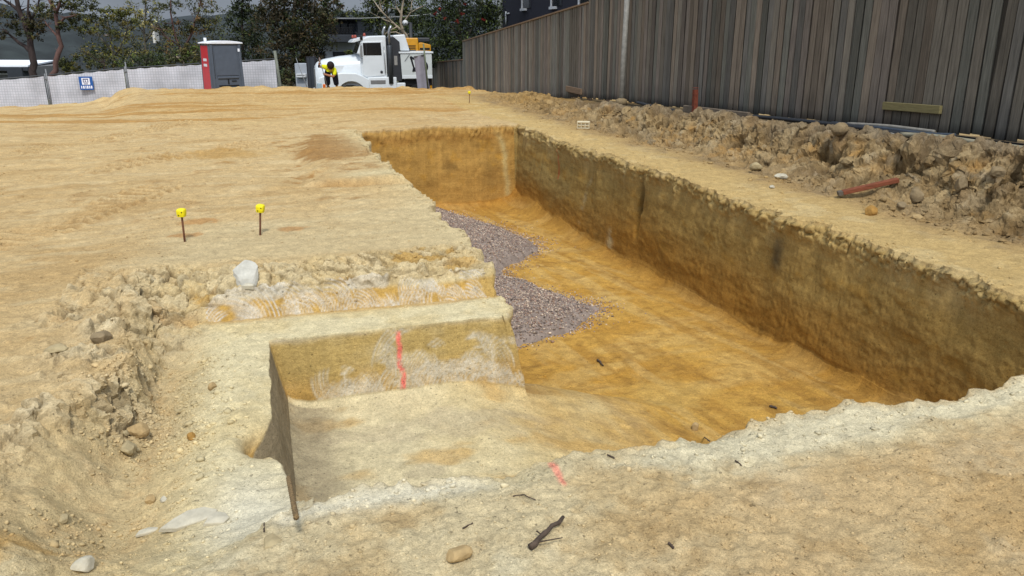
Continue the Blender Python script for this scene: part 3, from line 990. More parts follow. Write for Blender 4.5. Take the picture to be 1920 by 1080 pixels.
def rock(name, u, v, size, colour, label, group=None, shape=(1, 1, 1), seed=0, sink=.25, cat="rock", rz=0.0, tilt=0.0, facet=.22):
    import bmesh
    bm = bmesh.new()
    bmesh.ops.create_icosphere(bm, subdivisions=3, radius=1)
    r_ = random.Random(seed)
    planes = []
    for k in range(11):
        d = Vector((r_.gauss(0, 1), r_.gauss(0, 1), r_.gauss(0, 1))).normalized()
        planes.append((d, r_.uniform(.62, .9)))
    for vv in bm.verts:
        p = vv.co.copy()
        for d, h in planes:
            e = p.dot(d)
            if e > h: p -= d * (e - h) * .92
        nn = math.sin(p.x * 7 + seed) * math.sin(p.y * 8 + 2 * seed) * math.sin(p.z * 7.5)
        vv.co = p * (1 + .05 * nn + r_.uniform(-.015, .015))
    me = bpy.data.meshes.new(name)
    bm.to_mesh(me); bm.free()
    for vv in me.vertices:
        vv.co = Vector((vv.co.x * shape[0], vv.co.y * shape[1], vv.co.z * shape[2])) * size
    o = bpy.data.objects.new(name, me)
    col.objects.link(o)
    p = on_ground(u, v)
    o.location = p + Vector((0, 0, size * shape[2] * (1 - sink) * .75))
    o.rotation_euler = (tilt, r_.uniform(-.15, .15), rz if rz else r_.uniform(0, 6))
    me.materials.append(colour)
    return tag(o, label, cat, group)


def rockmat(name, c):
    return mat(name, c, .92, .22, 14, bump=.006, bscale=30, spec=.12)


RM_pale = rockmat("pale_sandstone", (156, 141, 108)); RM_white = rockmat("white_sandstone", (176, 169, 150))
RM_tan = rockmat("tan_sandstone", (162, 138, 98)); RM_or = rockmat("orange_sandstone", (152, 116, 62)); RM_gr = rockmat("grey_sandstone", (128, 112, 86))
RG = "loose stones on the plot"
for args in [
    (243, 846, .050, RM_pale, "pale oblong stone lying in the dug-out hollow at left", (1.25, .8, .7)),
    (262, 815, .052, RM_tan, "rounded tan rock just behind the pale oblong stone in the hollow", (1.2, .9, .8)),
    (360, 821, .026, RM_or, "small orange-brown stone alone on the pale platform left of the trench", (1.2, .9, .75)),
    (396, 728, .028, RM_tan, "small tan stone on the pale bench above the rubble slope", (1, .9, .85)),
    (306, 940, .018, RM_white, "small white pebble in the rubble above the pale broken slab", (1.1, .9, .8)),
    (238, 818, .022, RM_pale, "pale small stone touching the rounded tan rock in the hollow", (1, .9, .7)),
    (280, 940, .026, RM_tan, "tan stone beside the small white pebble in the rubble", (1.1, .9, .8)),
    (860, 1046, .042, RM_tan, "half-buried tan stone at the bottom edge of the picture, left of the dark stick", (.8, 1.2, .6)),
    (1304, 804, .038, RM_tan, "upright tan stone perched on the near lip of the pit", (.9, .8, 1.0)),
    (1416, 314, .085, RM_pale, "rounded pale stone at the foot of the fence bank", (1.2, 1, .75)),
    (1466, 334, .075, RM_white, "bright white stone on the ledge between the pit and the fence bank", (1.3, .9, .55)),
    (1632, 402, .065, RM_or, "yellowish block of sandstone on the ledge in front of the brown timber offcut", (1, .9, .9)),
    (1716, 376, .09, RM_gr, "large pointed boulder at the foot of the bank right of the red-brown offcut", (.8, .8, 1.15)),
    (1690, 388, .055, RM_gr, "angular grey-tan stone in front of the large pointed boulder", (1.3, .9, .65)),
    (1448, 352, .035, RM_white, "small white chip on the ledge left of the bright white stone", (1.3, .9, .6)),
    (1575, 248, .11, RM_gr, "pale grey rock sitting in the top of the bank below the pipes", (1.1, .9, .9)),
    (1505, 242, .07, RM_gr, "flattish grey rock at the bank top left of the pale grey rock", (1.5, .9, .6)),
    (1222, 268, .075, RM_gr, "tan stone at the far end of the bank foot beyond the hollow brick", (1.4, 1, .6)),
    (1868, 330, .075, RM_gr, "rough grey clod high on the bank at the right edge of the picture", (1.1, .9, 1)),
    (1800, 352, .075, RM_gr, "blocky brown-grey clod on the bank face below the white pipe", (1.1, .9, 1.1)),
    (108, 660, .045, RM_pale, "pale flat clod on the upper left rim of the hollow", (1.4, 1, .6)),
    (190, 640, .055, RM_gr, "jagged greyish clod overhanging the left rim of the hollow", (1.2, 1, .8)),
    (158, 1066, .040, RM_white, "white angular stone at the bottom left corner of the picture", (1, 1, .8)),
    (118, 975, .022, RM_pale, "small pale stone on the orange lump at lower left", (1.2, 1, .7)),
    (1720, 410, .05, RM_tan, "small tan stone on the ledge below the large pointed boulder", (1.2, .9, .6)),
]:
    u, v, s_, m_, lb, sh = args
    rock("rock", u, v, s_, m_, lb, RG, sh, seed=int(u * 7 + v), cat="rock")


def slab(u, v, pts, th, m, label, name="stone_slab", tilt=(0, 0), lift=.0):
    """flat broken slab; pts are outline offsets in metres"""
    p = on_ground(u, v)
    r_ = random.Random(int(u))
    mb = MB()
    n = len(pts)
    lo = [(x, y, -th) for x, y in pts]
    hi = [(x * .94 + r_.uniform(-.004, .004), y * .94, r_.uniform(-.004, .004)) for x, y in pts]
    mb.add(lo + hi + [(sum(a for a, _ in pts) / n, sum(b for _, b in pts) / n, .006)],
           [(i, (i + 1) % n, n + (i + 1) % n, n + i) for i in range(n)] + [(n + i, n + (i + 1) % n, 2 * n) for i in range(n)] + [tuple(range(n))[::-1]])
    o = mb.build(name, m, bevel=.004)
    o.location = p + Vector((0, 0, th * .75 + lift))
    o.rotation_euler = (tilt[0], tilt[1], 0)
    return tag(o, label, "stone slab", "broken pale stone slabs")


slab(360, 978, [(-.13, -.03), (-.06, -.045), (.05, -.02), (.085, .0), (.10, .04), (.05, .065), (-.02, .06), (-.08, .02)], .022, RM_white,
     "largest flat white slab at the end of the platform in the lower left", tilt=(.12, 0))
slab(408, 977, [(-.05, -.03), (.03, -.035), (.055, .0), (.04, .035), (0, .045), (-.03, .01)], .02, RM_white,
     "rounded white slab piece on the right of the largest flat slab", tilt=(.1, .1))
slab(281, 1000, [(-.05, -.02), (.04, -.015), (.05, .01), (0, .022), (-.04, .015)], .014, RM_white,
     "narrow white slab sliver on the left of the largest flat slab", tilt=(.05, 0))
slab(506, 1018, [(-.02, -.03), (.03, -.035), (.045, .0), (.01, .045), (-.02, .03)], .012, RM_pale,
     "thin pale slab flake left of the rusty bar", tilt=(.05, 0))
rock("stone_slab", 460, 530, .105, rockmat("chalky_stone", (178, 175, 164)), "chunky white stone slab propped on the rough edge above the scraped step",
     "broken pale stone slabs", (.95, .42, 1.15), seed=23, cat="stone slab", rz=-.25, tilt=-.55, sink=.45)
slab(466, 538, [(-.05, -.02), (.04, -.03), (.05, .02), (0, .04)], .03, RM_white, "small white stone wedged under the chunky white slab", tilt=(.2, .1))

# ------------------------------------------------------------------ survey pegs
M_rust = mat("rusty_steel", (96, 62, 42), .85, .35, 30, bump=.001)
M_hole = mat("dark_hole", (60, 52, 20), .9)
M_yel = mat("yellow_plastic", (222, 206, 12), .5, .12, 30, spec=.4)
for (u, v, tipu, tipv, lab) in [(347, 453, 340, 398, "yellow-capped steel peg leaning left, left one of the pair in the sand"),
                                (488, 441, 488, 390, "upright yellow-capped steel peg, right one of the pair in the sand"),
                                (880, 188, 880, 173, "yellow-capped steel peg far off near the fence end")]:
    p = on_ground(u, v)
    d = p.x * syw + p.y * cyw
    tip = at(tipu, tipv, d)
    root = empty("marker_peg", p, 0, lab, "marker peg", "yellow-capped marker pegs")
    ax = tip - p
    mb = MB(); mb.tube([(-ax.x * .3, -ax.y * .3, -.12), ax * .98], .0085, 8)
    mb.build("steel_rod", M_rust, root, smooth=True)
    k = MB()
    n_ = ax.normalized()
    c0 = ax - n_ * .015
    s_ = Vector((cyw, -syw, 0)); s_ = (s_ - n_ * s_.dot(n_)).normalized(); t_ = n_.cross(s_)
    rings = []
    for (h, w) in ((-.022, .031), (.0, .036), (.028, .037), (.040, .034), (.047, .022)):
        ring = []
        for j in range(16):
            an = 2 * math.pi * j / 16
            ca, sa = math.cos(an), math.sin(an)
            e = (abs(ca) ** 4 + abs(sa) ** 4) ** -.25
            ring.append(c0 + n_ * h + (s_ * ca + t_ * sa) * w * e)
        rings.append(ring)
    k.loft(rings)
    cap_ = k.build("cap", M_yel, root, smooth=False, bevel=.002)
    for sx_, hz in ((-.012, -.004), (.016, .02)):
        cc_ = c0 - t_ * .037 * (1 if t_.y > 0 else -1) + s_ * sx_ + n_ * hz
        kb = MB(); kb.tube([cc_ + t_ * .002, cc_ - t_ * .002], .005, 8)
        kb.build("cap_hole", M_hole, cap_)

# rusty bar lying over the trench corner, dark stick, twigs
p0, p1 = on_ground(545, 940), on_ground(561, 1024)
mb = MB()
ctl = [on_ground(545 + 15 * t, 940 + 84 * t) for t in np.linspace(0, 1, 7)]
pts = [p0.lerp(p1, t) for t in np.linspace(0, 1, 40)]
lift = max(max(0.0, q.z - p0.lerp(p1, k / 6).z) for k, q in enumerate(ctl))
pts = [p + Vector((0, 0, .012 + lift)) for p in pts]
mb.tube(pts, [.0105 if i % 2 else .0085 for i in range(40)], 8)
o = mb.build("steel_bar", mat("speckled_rust", (120, 98, 66), .9, .7, 120, bump=.002, bscale=200), smooth=True)
tag(o, "rusty ribbed steel bar lying across the near corner of the trench", "steel bar")


def stick(pts_px, rad, label, m, name="stick", lift=.01, twigs=()):
    P_ = [on_ground(*q) for q in pts_px]
    mb = MB()
    a_, b_ = P_[0], P_[-1]
    n = 9
    pts = []
    for i in range(n):
        t = i / (n - 1)
        f = t * (len(P_) - 1); k = min(int(f), len(P_) - 2)
        q = P_[k].lerp(P_[k + 1], f - k)
        pts.append(q + Vector((R.uniform(-1, 1) * rad * .5, R.uniform(-1, 1) * rad * .5, lift + rad)))
    mb.tube(pts, [rad * (1.1 - .35 * i / (n - 1)) * R.uniform(.8, 1.15) for i in range(n)], 7)
    for tw in twigs:
        Q = [on_ground(*q) + Vector((0, 0, lift + rad)) for q in tw]
        mb.tube(Q, [rad * .3, rad * .15], 5)
    o = mb.build(name, m, smooth=True)
    return tag(o, label, "stick")


M_bark = mat("dark_bark", (74, 62, 52), .95, .4, 40, stretch=(1, 1, 1), bump=.003, bscale=80)
stick([(992, 1034), (1020, 1010), (1053, 982)], .011, "dark broken stick lying on the near ground at bottom centre", M_bark,
      twigs=[[(1000, 1030), (1052, 1018)], [(1005, 1005), (1018, 1012)]])
stick([(868, 992), (886, 984)], .003, "thin short twig on the sand left of the dark broken stick", M_bark, lift=.003)
stick([(964, 932), (984, 930), (1002, 940)], .0025, "thin curved twig on the sand below the pink spray mark", M_bark, lift=.003)
stick([(492, 1000), (497, 982)], .003, "thin bent twig on the pale ground left of the rusty bar", M_bark, lift=.003)
stick([(1320, 820), (1328, 828)], .004, "tiny dark twig on the pale lip right of the perched stone", M_bark, lift=.003)
stick([(1142, 854), (1152, 859)], .004, "tiny dark twig on the near lip above the pink spray mark", M_bark, lift=.003)
stick([(1380, 868), (1388, 874)], .0035, "tiny dark twig on the tan ground below the pale lip", M_bark, lift=.003)
stick([(1254, 1021), (1262, 1028)], .005, "tiny dark twig at the bottom right of centre", M_bark, lift=.003)
stick([(1444, 763), (1456, 768)], .010, "dark scrap of bark lying on the ochre pit floor near the right", M_bark, lift=.003)
stick([(1122, 676), (1130, 688)], .010, "dark scrap of bark on the pit floor just below the gravel heap", M_bark, lift=.003)
# brown offcut on the ledge, old plank and rusty stake on the bank
M_red = mat("red_brown_timber", (116, 64, 42), .8, .3, 12, stretch=(1, 1, 8), bump=.002)
a_, b_ = on_ground(1578, 371), on_ground(1686, 348)
mb = MB(); mb.bar(a_ + Vector((0, 0, .06)), b_ + Vector((0, 0, .07)), .085, .045)
rt = empty("timber_offcut", a_, 0, "red-brown timber offcut lying on the ledge at the foot of the bank", "timber offcut")
o = mb.build("board", M_red, rt, bevel=.006); o.location = -a_
mb = MB(); dv = (b_ - a_).normalized()
mb.bar(a_ + Vector((0, 0, .06)) - dv * .05, a_ + Vector((0, 0, .06)) + dv * .0, .087, .047)
o = mb.build("end_grain", mat("grey_timber_end", (92, 84, 74), .9, .3, 30), rt, bevel=.006); o.location = -a_

X_F = 7.6


def fz(y):
    return float(np.interp(y, [3, 6.4, 10, 16.5, 18.4, 23, 31, 38], [.745, .64, .525, .335, .27, -.05, -.6, -1.2]))


M_plank = mat("grey_sleeper", (104, 92, 78), .9, .3, 10, stretch=(4, 1, 6), bump=.003)
p0, p1 = atX(1283, 206, 7.36), atX(1404, 221, 7.36)
mb = MB(); mb.bar(p0, p1, .06, .17)
tag(mb.build("timber_sleeper", M_plank, bevel=.01), "weathered timber sleeper lying along the foot of the fence behind the rusty stake", "timber sleeper")
q0, q1 = atX(1303, 222, 7.30), atX(1304, 168, 7.30)
mb = MB(); mb.bar(q0 - Vector((0, 0, .15)), q1, .075, .075, up=(0, 1, 0))
for k in range(5):
    mb.box(q1.x - .045, q1.x + .045, q1.y - .045, q1.y + .045, q0.z + .12 + k * .1, q0.z + .128 + k * .1)
tag(mb.build("steel_stake", mat("red_rust", (104, 52, 36), .9, .35, 20, bump=.003), bevel=.008), "rust-red steel stake standing at the foot of the fence", "stake")
# hollow brick by the far bank
p = on_ground(1094, 238)
d_ = p.x * syw + p.y * cyw
mb = MB()
for k in range(3):
    mb.box(-.14, .14, -.06, .06, k * .065, k * .065 + .022)
for k in range(4):
    mb.box(-.14 + k * .0867, -.14 + k * .0867 + .02, -.058, .058, .022, .13)
o = mb.build("hollow_brick", mat("cream_clay", (198, 186, 156), .9, .12), bevel=.004)
o.location = p + Vector((0, 0, .005)); o.rotation_euler = (.1, 0, -.5); o.scale = (.85,) * 3
tag(o, "cream hollow brick lying at the far end of the bank foot", "brick")

# pipes along the fence foot
def pipe(path, r, m, label, xoff=7.3, name="pipe"):
    mb = MB()
    P_ = [atX(u, v, xo) for u, v, xo in path]
    pts = []
    for i in range(len(P_) - 1):
        for k in range(6):
            t = k / 6
            p0 = P_[max(i - 1, 0)]; p1 = P_[i]; p2 = P_[i + 1]; p3 = P_[min(i + 2, len(P_) - 1)]
            pts.append(.5 * ((2 * p1) + (p2 - p0) * t + (2 * p0 - 5 * p1 + 4 * p2 - p3) * t * t + (3 * p1 - p0 - 3 * p2 + p3) * t ** 3))
    pts.append(P_[-1])
    mb.tube(pts, r, 10)
    o = mb.build(name, m, smooth=True)
    return tag(o, label, "pipe", "pipes laid along the fence foot")


M_blk = mat("black_poly_pipe", (36, 38, 42), .5, .25, 10, spec=.4)
M_blue = mat("dusty_blue_pipe", (58, 66, 76), .6, .25, 10)
M_gpipe = mat("grey_conduit", (128, 124, 116), .7, .25, 10)
M_wpipe = mat("dusty_white_pipe", (138, 132, 112), .6, .2, 10)
pipe([(1195, 192, 7.36), (1240, 203, 7.33), (1300, 212, 7.42), (1420, 219, 7.46), (1560, 233, 7.42), (1660, 247, 7.36), (1760, 262, 7.3), (1925, 286, 7.25)], .032, M_blk,
     "long black poly pipe running along the foot of the fence from the grey post")
pipe([(1560, 231, 7.5), (1640, 239, 7.46), (1700, 247, 7.40), (1745, 252, 7.36), (1790, 254, 7.36)], .026, M_blue,
     "dusty blue-grey pipe on the bank below the pale timber cleat")
pipe([(1590, 232, 7.48), (1660, 236, 7.46), (1720, 243, 7.44), (1752, 247, 7.44)], .022, M_gpipe,
     "short grey conduit just above the blue-grey pipe")
pipe([(1690, 252, 7.32), (1760, 257, 7.30), (1830, 267, 7.28), (1935, 281, 7.26)], .030, M_wpipe,
     "dusty white pipe lying on the bank top at the right edge")
pipe([(1670, 250, 7.2), (1700, 262, 7.1), (1722, 270, 7.05), (1732, 268, 7.0)], .014, M_gpipe,
     "thin grey cable end hanging over the bank below the pipes")
# black membrane strip at the bottom of the fence
a_, b_ = atX(1748, 256, 7.5), atX(1960, 284, 7.5)
mb = MB(); mb.bar(a_, b_, .012, .10)
tag(mb.build("damp_membrane", mat("black_membrane", (22, 22, 24), .6, .2), bevel=.003), "black damp-proof strip tucked under the fence at the right edge", "membrane strip")

# ------------------------------------------------------------------ timber fences
def woodmat(name, stretch=(14, 14, .8)):
    m = mat(name, (100, 92, 80), .9, .38, 3.0, stretch=stretch, attr=True, bump=.004, bscale=8, spec=.15, detail=7)
    return m


M_wood = woodmat("weathered_paling")
M_rail = mat("brown_rail", (118, 98, 78), .85, .3, 4, stretch=(8, 1, 8), bump=.002)


def timber_fence(y0, y1, top_fn, label, rail=True, name="timber_fence", seed=1, x_f=X_F, pitch=.152):
    r_ = random.Random(seed)
    root = empty(name, (x_f, (y0 + y1) / 2, fz((y0 + y1) / 2)), 0, label, "fence", "timber fence runs")
    ctr = Vector(root.location)
    mb = MB()
    y = y0
    n = 0
    while y < y1 - .02:
        w = .126 + r_.uniform(-.014, .012)
        lean = r_.gauss(0, .007)
        xo = r_.uniform(-.004, .004)
        zb = fz(y) - r_.uniform(.0, .05)
        zt = top_fn(y) - r_.uniform(0, .012)
        shade = .70 + .30 * min(1, max(0, (y - 6) / 14))  # vignette put into the colour, palings darker towards the near end
        tone = shade * r_.choice([r_.uniform(.6, .8), r_.uniform(.85, 1.1), r_.uniform(.95, 1.3)])
        hue = r_.choice([(112, 106, 96), (106, 103, 97), (116, 106, 94), (104, 103, 95), (110, 102, 94)])
        c = [k * tone * 1.08 for k in lin(hue)]
        for (back, ya, yb) in ((0, y, y + w), (1, y + w - .03, y + pitch + .03)):
            x0_ = x_f + xo + (.024 if back else 0)
            cc = [k * (.46 if back else 1) for k in c]  # rear palings darkened, gap shade put into their colour
            # base stain band as a real darker strip of damp timber
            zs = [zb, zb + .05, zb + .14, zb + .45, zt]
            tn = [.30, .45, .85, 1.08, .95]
            vs, fs, cs = [], [], []
            for z_, t_ in zip(zs, tn):
                for (dx, yy) in ((0, ya), (0, yb), (.019, yb), (.019, ya)):
                    vs.append((x0_ + dx, yy + lean * (z_ - zb) * (1 if not back else 0), z_))
                    cs.append([k * t_ for k in cc])
            for i in range(len(zs) - 1):
                o_ = i * 4
                for k in range(4):
                    fs.append((o_ + k, o_ + (k + 1) % 4, o_ + 4 + (k + 1) % 4, o_ + 4 + k))
            o_ = (len(zs) - 1) * 4
            fs.append((o_, o_ + 1, o_ + 2, o_ + 3)); fs.append((3, 2, 1, 0))
            oo = len(mb.v)
            mb.v += [(a[0] - ctr.x, a[1] - ctr.y, a[2] - ctr.z) for a in vs]
            mb.f += [tuple(i + oo for i in f) for f in fs]
            mb.c += cs
        y += pitch
        n += 1
    mb.build("paling_panel", M_wood, root)
    for k, yp in enumerate(np.arange(y0 + .1, y1 - .05, 2.4)):
        pb = MB()
        pb.box(x_f + .085 - ctr.x, x_f + .185 - ctr.x, yp - .05 - ctr.y, yp + .05 - ctr.y, fz(yp) - .5 - ctr.z, top_fn(yp) - .05 - ctr.z)
        pb.build("post", M_rail, root)
    for h in (.3, .5, .85):
        rb = MB()
        n = 12
        for i in range(n):
            ya, yb = y0 + (y1 - y0) * i / n, y0 + (y1 - y0) * (i + 1) / n
            za = fz(ya) + (top_fn(ya) - fz(ya)) * h; zb_ = fz(yb) + (top_fn(yb) - fz(yb)) * h
            rb.bar((x_f + .065 - ctr.x, ya - ctr.y, za - ctr.z), (x_f + .065 - ctr.x, yb - ctr.y, zb_ - ctr.z), .036, .08)
        rb.build("back_rail", M_rail, root)
    if rail:
        rb = MB()
        n = 14
        for i in range(n):
            ya, yb = y0 + (y1 - y0) * i / n, y0 + (y1 - y0) * (i + 1) / n
            rb.bar((x_f + .02 - ctr.x, ya - ctr.y, top_fn(ya) + .018 - ctr.z), (x_f + .02 - ctr.x, yb - ctr.y, top_fn(yb) + .018 - ctr.z), .10, .036)
        rb.build("capping_rail", M_rail, root)
    return root, ctr


f1_, c1_ = timber_fence(3.0, 18.42, lambda y: 2.92 - .012 * (y - 6), "tall weathered grey paling fence on the bank above the long right side of the pit", seed=3)
f2_, c2_ = timber_fence(18.46, 31.1, lambda y: float(np.interp(y, [18.4, 31.1], [2.44, 1.51])),
                        "sloping-topped paling fence with a brown capping rail below the dark house", seed=4)
f3_, c3_ = timber_fence(31.14, 39.5, lambda y: float(np.interp(y, [31.1, 37.8, 40], [.83, .52, .42])), "low far paling fence stretch beyond the sloping-topped fence", seed=5)
# cleats nailed on the tall fence
M_pine = mat("pale_treated_pine", (116, 107, 72), .8, .2, 8, stretch=(8, 1, 8), bump=.001)
p0, p1 = atX(1657, 198, X_F - .03), atX(1764, 206, X_F - .03)
mb = MB(); mb.bar(p0 - c1_, p1 - c1_, .045, .095)
tag(mb.build("cleat", M_pine, f1_, bevel=.004), "pale new timber cleat nailed low across the palings")
p0, p1 = atX(1062, 166, X_F - .03), atX(1090, 172, X_F - .03)
mb = MB(); mb.bar(p0 - c1_, p1 - c1_, .045, .14)
tag(mb.build("cleat", M_rail, f1_, bevel=.004), "old grey cleat low on the far end of the palings")
# steel post in front of the fence
pb_, pt_ = atX(1165, 192, 7.42), atX(1172, 45, 7.46)
mb = MB(); mb.tube([pb_ - Vector((0, 0, .3)), pb_.lerp(pt_, .5), Vector((7.46, pb_.y, 2.62))], .055, 12)
rt = empty("steel_post", pb_, 0, "slim grey steel post standing in front of the tall paling fence", "post")
o = mb.build("shaft", mat("galvanised_post", (120, 118, 112), .6, .3, 12, spec=.4), rt, smooth=True); o.location = -pb_
mb = MB(); mb.tube([(0, 0, -.05), (0, 0, .06), (0, 0, .09)], [.13, .12, .05], 12)
mb.build("footing", RM_gr, rt, smooth=True)

# ------------------------------------------------------------------ temporary fencing on the left
LOS = lambda u: math.atan((u - 960) / (F / cp))      # angle of a view line from the camera heading


def to_local(root, p):
    c, s = math.cos(-root.rotation_euler.z), math.sin(-root.rotation_euler.z)
    d = Vector(p) - Vector(root.location)
    return Vector((d.x * c - d.y * s, d.x * s + d.y * c, d.z))


M_galv = mat("galvanised_tube", (112, 114, 116), .5, .2, 12, metal=.3, spec=.4)
M_dkgalv = mat("dull_dark_tube", (70, 72, 74), .6, .2, 12, spec=.3)
clothm = bpy.data.materials.new("white_shade_mesh")
clothm.use_nodes = True
nt = clothm.node_tree
b = nt.nodes["Principled BSDF"]
b.inputs["Roughness"].default_value = .75
tc2 = nt.nodes.new("ShaderNodeTexCoord")
sep = nt.nodes.new("ShaderNodeSeparateXYZ"); cmb = nt.nodes.new("ShaderNodeCombineXYZ")
nt.links.new(tc2.outputs["Object"], sep.inputs[0])
nt.links.new(sep.outputs["X"], cmb.inputs["X"]); nt.links.new(sep.outputs["Z"], cmb.inputs["Y"])
bk_ = nt.nodes.new("ShaderNodeTexBrick")
bk_.offset = 0
bk_.inputs["Scale"].default_value = 1
bk_.inputs["Brick Width"].default_value = .095
bk_.inputs["Row Height"].default_value = .095
bk_.inputs["Mortar Size"].default_value = .009
bk_.inputs["Color1"].default_value = (*[k * .80 for k in lin((196, 198, 206))], 1)
bk_.inputs["Color2"].default_value = (*[k * .80 for k in lin((204, 204, 212))], 1)
bk_.inputs["Mortar"].default_value = (*[k * .80 for k in lin((172, 174, 182))], 1)
nt.links.new(cmb.outputs[0], bk_.inputs["Vector"])
nz = nt.nodes.new("ShaderNodeTexNoise"); nz.inputs["Scale"].default_value = 1.3; nz.inputs["Detail"].default_value = 4
nt.links.new(tc2.outputs["Object"], nz.inputs["Vector"])
mrr = nt.nodes.new("ShaderNodeMapRange")
for k, v in zip(("From Min", "From Max", "To Min", "To Max"), (.3, .7, .78, 1.2)):
    mrr.inputs[k].default_value = v
nt.links.new(nz.outputs["Fac"], mrr.inputs["Value"])
vm = nt.nodes.new("ShaderNodeVectorMath"); vm.operation = 'MULTIPLY'
nt.links.new(bk_.outputs["Color"], vm.inputs[0]); nt.links.new(mrr.outputs["Result"], vm.inputs[1])
nt.links.new(vm.outputs["Vector"], b.inputs["Base Color"])

M_conc = mat("concrete_foot", (140, 136, 128), .9, .2, 10)
joints = [(-150, 160, 29.9), (86, 141, 30.2), (235, 127.5, 30.6), (384, 118.5, 31.0), (519, 110, 31.4)]
panel_lab = ["white mesh-covered fence panel at the far left edge",
             "white mesh-covered fence panel carrying the blue sign",
             "white mesh-covered fence panel directly left of the portable toilet",
             "white mesh-covered fence panel directly right of the portable toilet"]
panels = []
for i in range(4):
    A, B = at(*joints[i]), at(*joints[i + 1])
    A = A + (B - A) * .008
    B = B - (B - A) * .008
    Hh = 1.95
    rz = math.atan2(B.y - A.y, B.x - A.x)
    root = empty("mesh_fence_panel", (A.x, A.y, A.z - Hh), rz, panel_lab[i], "fence panel", "temporary mesh fence panels")
    L = math.hypot(B.x - A.x, B.y - A.y)
    dz = B.z - A.z
    fr = MB()
    fr.tube([(0, 0, Hh), (L, 0, Hh + dz)], .021, 8)
    fr.build("top_rail", M_dkgalv, root, smooth=True)
    fr = MB(); fr.tube([(0, 0, .1), (L, 0, .1 + dz)], .021, 8)
    fr.build("bottom_rail", M_dkgalv, root, smooth=True)
    for (xx, zz0) in ((0.0, 0), (L, dz)):
        sb = MB(); sb.tube([(xx, 0, zz0), (xx, 0, Hh + zz0 + (.06 if xx else .22))], .026, 8)
        sb.build("upright", M_galv, root, smooth=True)
    nx, nz_ = 34, 14
    vs, fs = [], []
    for j in range(nz_ + 1):
        for k in range(nx + 1):
            t, s = k / nx, j / nz_
            sag = .035 * math.sin(t * math.pi * 5 + i) * math.sin(s * math.pi) + .012 * math.sin(t * 31 + s * 7 + i * 3)
            drop = .03 + .03 * abs(math.sin(t * math.pi * 6))
            vs.append((.04 + (L - .08) * t, -.035 + sag * .6, .12 + (Hh - .12 - drop) * s + dz * t))
    for j in range(nz_):
        for k in range(nx):
            a = j * (nx + 1) + k
            fs.append((a, a + 1, a + nx + 2, a + nx + 1))
    cb = MB(); cb.add(vs, fs)
    cb.build("shade_cloth", clothm, root, smooth=True)
    fb_ = MB(); fb_.box(L - .18, L + .20, -.12, .12, dz - .10, dz + .06)
    fb_.build("foot_block", M_conc, root, bevel=.02)
    cl_ = MB(); cl_.box(L - .05, L + .06, -.04, .04, Hh + dz - .16, Hh + dz - .10)
    cl_.build("clamp", M_galv, root, bevel=.01)
    panels.append((root, L, dz, Hh, A, B))

# blue sign hung on the second panel
root2 = panels[1][0]
sc_ = at(163, 156, 30.3)
lp = to_local(root2, sc_)
rt = empty("notice_board", (sc_.x, sc_.y, sc_.z), root2.rotation_euler.z, "small blue and white sign fixed to the white fence mesh", "sign")
rt.location = Vector(rt.location) + Vector((syw, cyw, 0)) * -.05
sb = MB(); sb.box(-.24, .24, -.012, .0, -.24, .24)
sb.build("board", mat("sign_blue", (36, 84, 150), .5, .08, 20), rt, bevel=.004)
sb = MB(); sb.box(-.14, .14, -.018, -.0125, -.05, .19)
lg = sb.build("logo_square", mat("sign_white", (226, 228, 236), .5, .05, 20), rt)
sb = MB()
for (x0, x1, z0, z1) in [(-.10, .09, .13, .165), (-.10, -.07, .04, .13), (-.03, .0, .05, .115), (.06, .09, .04, .13), (-.1, .09, .03, .052), (-.08, .07, -.03, -.005)]:
    sb.box(x0, x1, -.022, -.0185, z0, z1)
sb.build("logo_mark", mat("sign_dark", (70, 70, 104), .5, .05, 20), lg)
sb = MB()
for k, (x0, wd) in enumerate([(-.19, .03), (-.125, .05), (-.04, .025), (.01, .05), (.09, .035), (.15, .045)]):
    sb.box(x0, x0 + wd, -.016, -.0125, -.19, -.09)
    if wd > .04:
        sb.box(x0 - .008, x0 + wd + .008, -.0175, -.0165, -.15, -.135)
sb.build("lettering", bpy.data.materials["sign_white"], rt)


def lean_pole(name, a, b, d, r, m, label, cat, dig=.5):
    p, q = at(*a, d), at(*b, d)
    mb = MB(); mb.tube([p + (p - q).normalized() * dig, p, q], r, 8)
    o = mb.build(name, m, smooth=True)
    return tag(o, label, cat)


lean_pole("timber_post", (526, 164), (515, 95), 29.6, .052, mat("grey_green_post", (106, 110, 100), .9, .3, 10), "thick grey post at the right end of the white mesh fence", "post", .8)
lean_pole("leaning_pole", (575, 162), (555, 109), 29.3, .014, M_galv, "thin pale pole leaning left between the fence end and the truck", "pole", .5)

# ------------------------------------------------------------------ portable toilet
tp = at(412, 77, 29.0)
rt = empty("portable_toilet", (tp.x, tp.y, tp.z - 2.15), math.radians(17.5), "grey portable toilet with a red side and white roof behind the sand", "portable toilet")
M_tgrey = mat("slate_plastic", (72, 80, 92), .5, .1, 6, spec=.35)
M_tgrey2 = mat("dark_slate_plastic", (58, 66, 76), .5, .1, 6, spec=.35)
M_tred = mat("red_plastic", (186, 34, 44), .45, .12, 6, spec=.35)
M_twhite = mat("white_roof_plastic", (214, 218, 226), .5, .06, 6)
M_tblack = mat("black_recess", (18, 20, 22), .7, .1, 6)
hw, hd = .55, .55


def taper(x, y, z):
    k = 1.03 - .06 * z / 2.2
    return (x * k, y * k, z)


